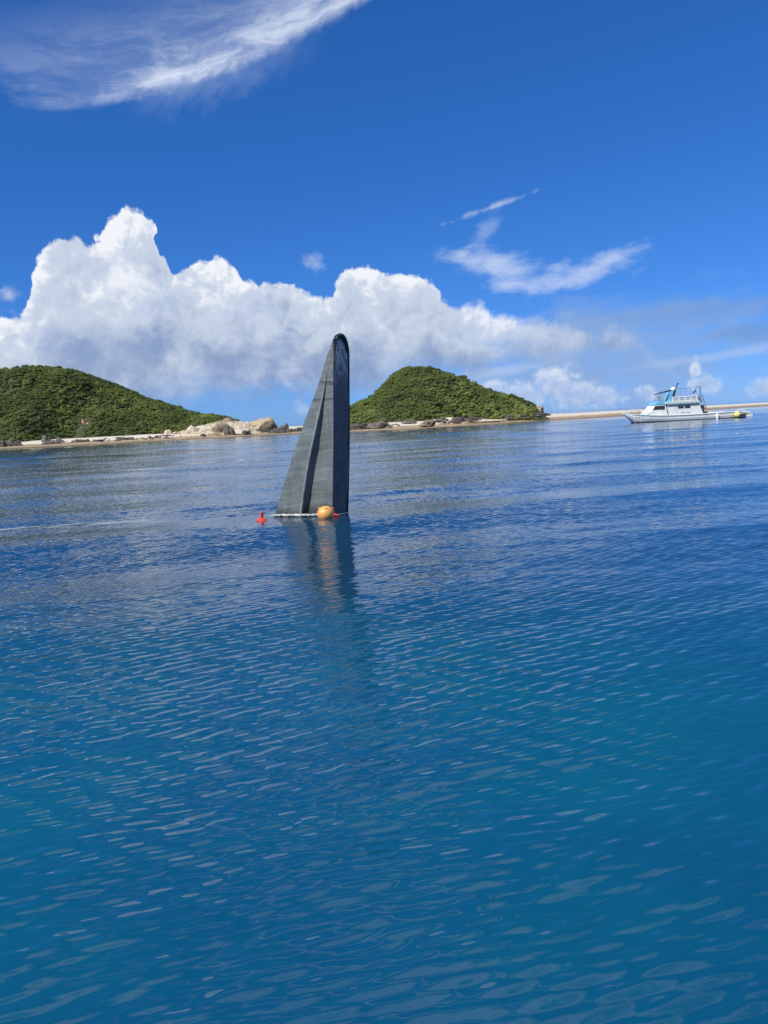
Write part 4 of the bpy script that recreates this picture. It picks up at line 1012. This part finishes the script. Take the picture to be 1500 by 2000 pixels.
    # stern: open quarter, platform and tube frames
    P('quarter_opening', [(1444.0, 808.8), (1456.6, 808.0), (1456.8, 811.8), (1444.2, 812.8)], -0.01, 0.10, dark)
    bm = bm_new(); x0, _ = q(1456, 808); x1, _ = q(1469.2, 808); box(bm, x0, x1, 0.25, B - 0.25, 0.10, 0.42); bm_obj('stern_platform', bm, white, root, False, 0.05)
    for y in (0.3, B - 0.3):
        T('stern_frame', [(1437, 803.0), (1446, 799.8), (1458, 804.4), (1467.0, 811.0)], y, 0.09, white); T('stern_frame', [(1446, 799.8), (1459.0, 798.6)], y, 0.06, white); T('stern_frame', [(1452, 803.8), (1462.5, 804.0), (1468.6, 807.6), (1468.8, 812.6)], y, 0.10, white)
    P('stern_locker', [(1459.6, 804.6), (1463.0, 803.6), (1466.4, 807.0), (1466.0, 811.5), (1460.0, 812.2)], 0.6, 1.8, mat('green_locker', (0.22, 0.34, 0.26), 0.5, 0.2, 3.0), bevel=0.04)
    return root, st
DIVE, STN = build_boat()
def boat_pt(x, y, z): return BO + BX * x + BN * y + Vector((0, 0, z))
def fender():
    x, z = q(1399.8, 809.5); p = boat_pt(x, -0.21, 0)
    root = empty('boat_fender', (p.x, p.y, 0), BROT); tag(root, 'white cylindrical fender hanging amidships on the dive boat', 'fender')
    wm = mat('fender_white', (0.80, 0.80, 0.77), 0.45, 0.08, 3.0)
    bm = bm_new(); lathe(bm, [(0.04, -0.22), (0.14, -0.18), (0.19, -0.08), (0.195, 0.72), (0.15, 0.84), (0.05, 0.88), (0.045, 0.98)], 18); bm_obj('body', bm, wm, root, True)
    bm = bm_new(); tube(bm, [(0, 0, 0.96), (0.0, 0.14, 1.02), (0.0, 0.24, 1.05)], 0.03, 6); bm_obj('lanyard', bm, mat('grey_line', (0.3, 0.27, 0.24)), root, True)
fender()
def yellow_buoy():
    x, z = q(1437, 810.0); p = boat_pt(x, -0.46, 0); r = 0.50
    root = empty('round_fender', (p.x, p.y, z), BROT); tag(root, 'round yellow buoy hanging at the stern quarter of the dive boat', 'buoy')
    ym = mat('yellow_plastic', (0.78, 0.66, 0.20), 0.45, 0.18, 4.0, dirt=(0.45, 0.38, 0.16), dirt_amt=0.6)
    bm = bm_new(); lathe(bm, [(r * math.sin(a), -r * math.cos(a)) for a in np.linspace(0.05, math.pi - 0.05, 18)], 26); bm_obj('shell', bm, ym, root, True)
    bm = bm_new(); lathe(bm, [(0.10, r * 0.94), (0.11, r * 1.10), (0.05, r * 1.22)], 12); bm_obj('eye', bm, ym, root, True)
    bm = bm_new(); tube(bm, [(0, 0, r * 1.1), (0.0, 0.2, r * 1.45), (0.0, 0.48, r * 1.5)], 0.035, 6); bm_obj('lanyard', bm, mat('boat_dark', (0.03, 0.03, 0.03)), root, True)
yellow_buoy()

# ---------------------------------------------------------------- the person on the boat
def person():
    hx, hz = q(1377.6, 805.6, 0.3); s = 1.0
    p = boat_pt(hx, 0.55, hz - 0.10)
    root = empty('person', (p.x, p.y, p.z), BROT); tag(root, 'shirtless person in dark shorts sitting on the side of the dive boat', 'person')
    skin = mat('skin', (0.46, 0.27, 0.18), 0.5, 0.08, 5.0); cloth = mat('dark_shorts', (0.02, 0.022, 0.03), 0.8, 0.2, 6.0); hair = mat('black_hair', (0.012, 0.010, 0.009), 0.5)
    # joints in the boat frame: +x aft (the way the person faces), -y towards the camera
    J = {'pel': (0, 0, 0.10), 'bel': (0.03, 0, 0.27), 'che': (0.08, 0, 0.46), 'nec': (0.13, 0, 0.62), 'hb': (0.16, 0, 0.70), 'hc': (0.18, 0, 0.80), 'ht': (0.18, 0, 0.90)}
    E = [('pel', 'bel'), ('bel', 'che'), ('che', 'nec'), ('nec', 'hb'), ('hb', 'hc'), ('hc', 'ht')]
    rad = {'pel': .155, 'bel': .135, 'che': .155, 'nec': .062, 'hb': .070, 'hc': .098, 'ht': .070}
    for sd, y in (('n', -1), ('f', 1)):
        J.update({'sh' + sd: (0.08, .17 * y, .54), 'el' + sd: (0.16, .23 * y, .30), 'wr' + sd: (0.36, .20 * y, .22), 'ha' + sd: (0.44, .18 * y, .21), 'hi' + sd: (0.04, .09 * y, .09), 'kn' + sd: (0.44, .12 * y, .17), 'an' + sd: (0.52, .12 * y, -.20), 'to' + sd: (0.68, .13 * y, -.25)})
        rad.update({'sh' + sd: .070, 'el' + sd: .046, 'wr' + sd: .032, 'ha' + sd: .036, 'hi' + sd: .10, 'kn' + sd: .068, 'an' + sd: .044, 'to' + sd: .040})
        E += [('che', 'sh' + sd), ('sh' + sd, 'el' + sd), ('el' + sd, 'wr' + sd), ('wr' + sd, 'ha' + sd), ('pel', 'hi' + sd), ('hi' + sd, 'kn' + sd), ('kn' + sd, 'an' + sd), ('an' + sd, 'to' + sd)]
        for k in range(5):                                   # fingers and thumb
            nm = 'f%d%s' % (k, sd); tip = 't%d%s' % (k, sd)
            off = (k - 1.5) * 0.020 if k < 4 else 0.045; ln = (0.075, 0.085, 0.08, 0.065, 0.05)[k]
            J[nm] = (0.47 if k < 4 else 0.42, .18 * y + off * y, .21); J[tip] = (J[nm][0] + ln * (1 if k < 4 else .6), J[nm][1] + (0 if k < 4 else .03 * y), .19); rad[nm] = rad[tip] = .0095
            E += [('ha' + sd, nm), (nm, tip)]
    names = list(J); me = bpy.data.meshes.new('body')
    me.from_pydata([J[n] for n in names], [(names.index(a), names.index(b)) for a, b in E], [])
    o = bpy.data.objects.new('body', me); COL.objects.link(o); o.parent = root; me.materials.append(skin)
    md = o.modifiers.new('skin', 'SKIN'); md.use_smooth_shade = True
    for i, n in enumerate(names):
        sv = me.skin_vertices[0].data[i]; sv.radius = (rad[n] * s, rad[n] * s); sv.use_root = (n == 'pel')
    ss = o.modifiers.new('sub', 'SUBSURF'); ss.levels = 1; ss.render_levels = 2
    # face, hair and shorts
    bm = bm_new(); bmesh.ops.create_icosphere(bm, subdivisions=3, radius=0.108)
    for v in bm.verts: v.co = Vector((v.co.x * 1.02, v.co.y * 0.92, v.co.z * 1.05))
    bmesh.ops.delete(bm, geom=[v for v in bm.verts if v.co.x > 0.045 and v.co.z < 0.045 or v.co.z < -0.055], context='VERTS')
    h = bm_obj('hair', bm, hair, root, True); h.location = (0.168, 0, 0.825)
    bm = bm_new(); tube(bm, [(0.268, 0, 0.80), (0.292, 0, 0.775), (0.268, 0, 0.765)], [0.010, 0.017, 0.008], 8); bm_obj('nose', bm, skin, root, True)
    for y in (-1, 1):
        bm = bm_new(); lathe(bm, [(0.002, -.01), (0.012, -.004), (0.012, .004), (0.002, .01)], 10, Matrix.Translation((0.262, 0.034 * y, 0.808))); bm_obj('eye', bm, hair, root, True)
        bm = bm_new(); lathe(bm, [(0.004, -.03), (0.016, -.02), (0.02, .01), (0.006, .03)], 10, Matrix.Translation((0.17, 0.095 * y, 0.795))); bm_obj('ear', bm, skin, root, True)
    bm = bm_new(); box(bm, 0.262, 0.272, -0.022, 0.022, 0.735, 0.742); bm_obj('mouth', bm, mat('lips', (0.35, 0.14, 0.11), 0.5), root)
    for y in (-1, 1):
        bm = bm_new(); tube(bm, [(-0.06, 0.07 * y, 0.10), (0.06, 0.09 * y, 0.105), (0.22, 0.10 * y, 0.13), (0.34, 0.112 * y, 0.155)], [0.15, 0.145, 0.118, 0.10], 14); bm_obj('shorts_leg', bm, cloth, root, True)
    bm = bm_new(); tube(bm, [(-0.01, 0, -0.02), (0.0, 0, 0.10), (0.015, 0, 0.20)], [0.165, 0.19, 0.165], 18); bm_obj('shorts', bm, cloth, root, True)
    bm = bm_new(); box(bm, -0.28, 0.28, -0.25, 0.3, -0.30, -0.045); bm_obj('thwart', bm, mat('boat_dark', (0.03, 0.03, 0.03)), DIVE, False, 0.02).location = (hx, 0.55, hz - 0.10)
person()
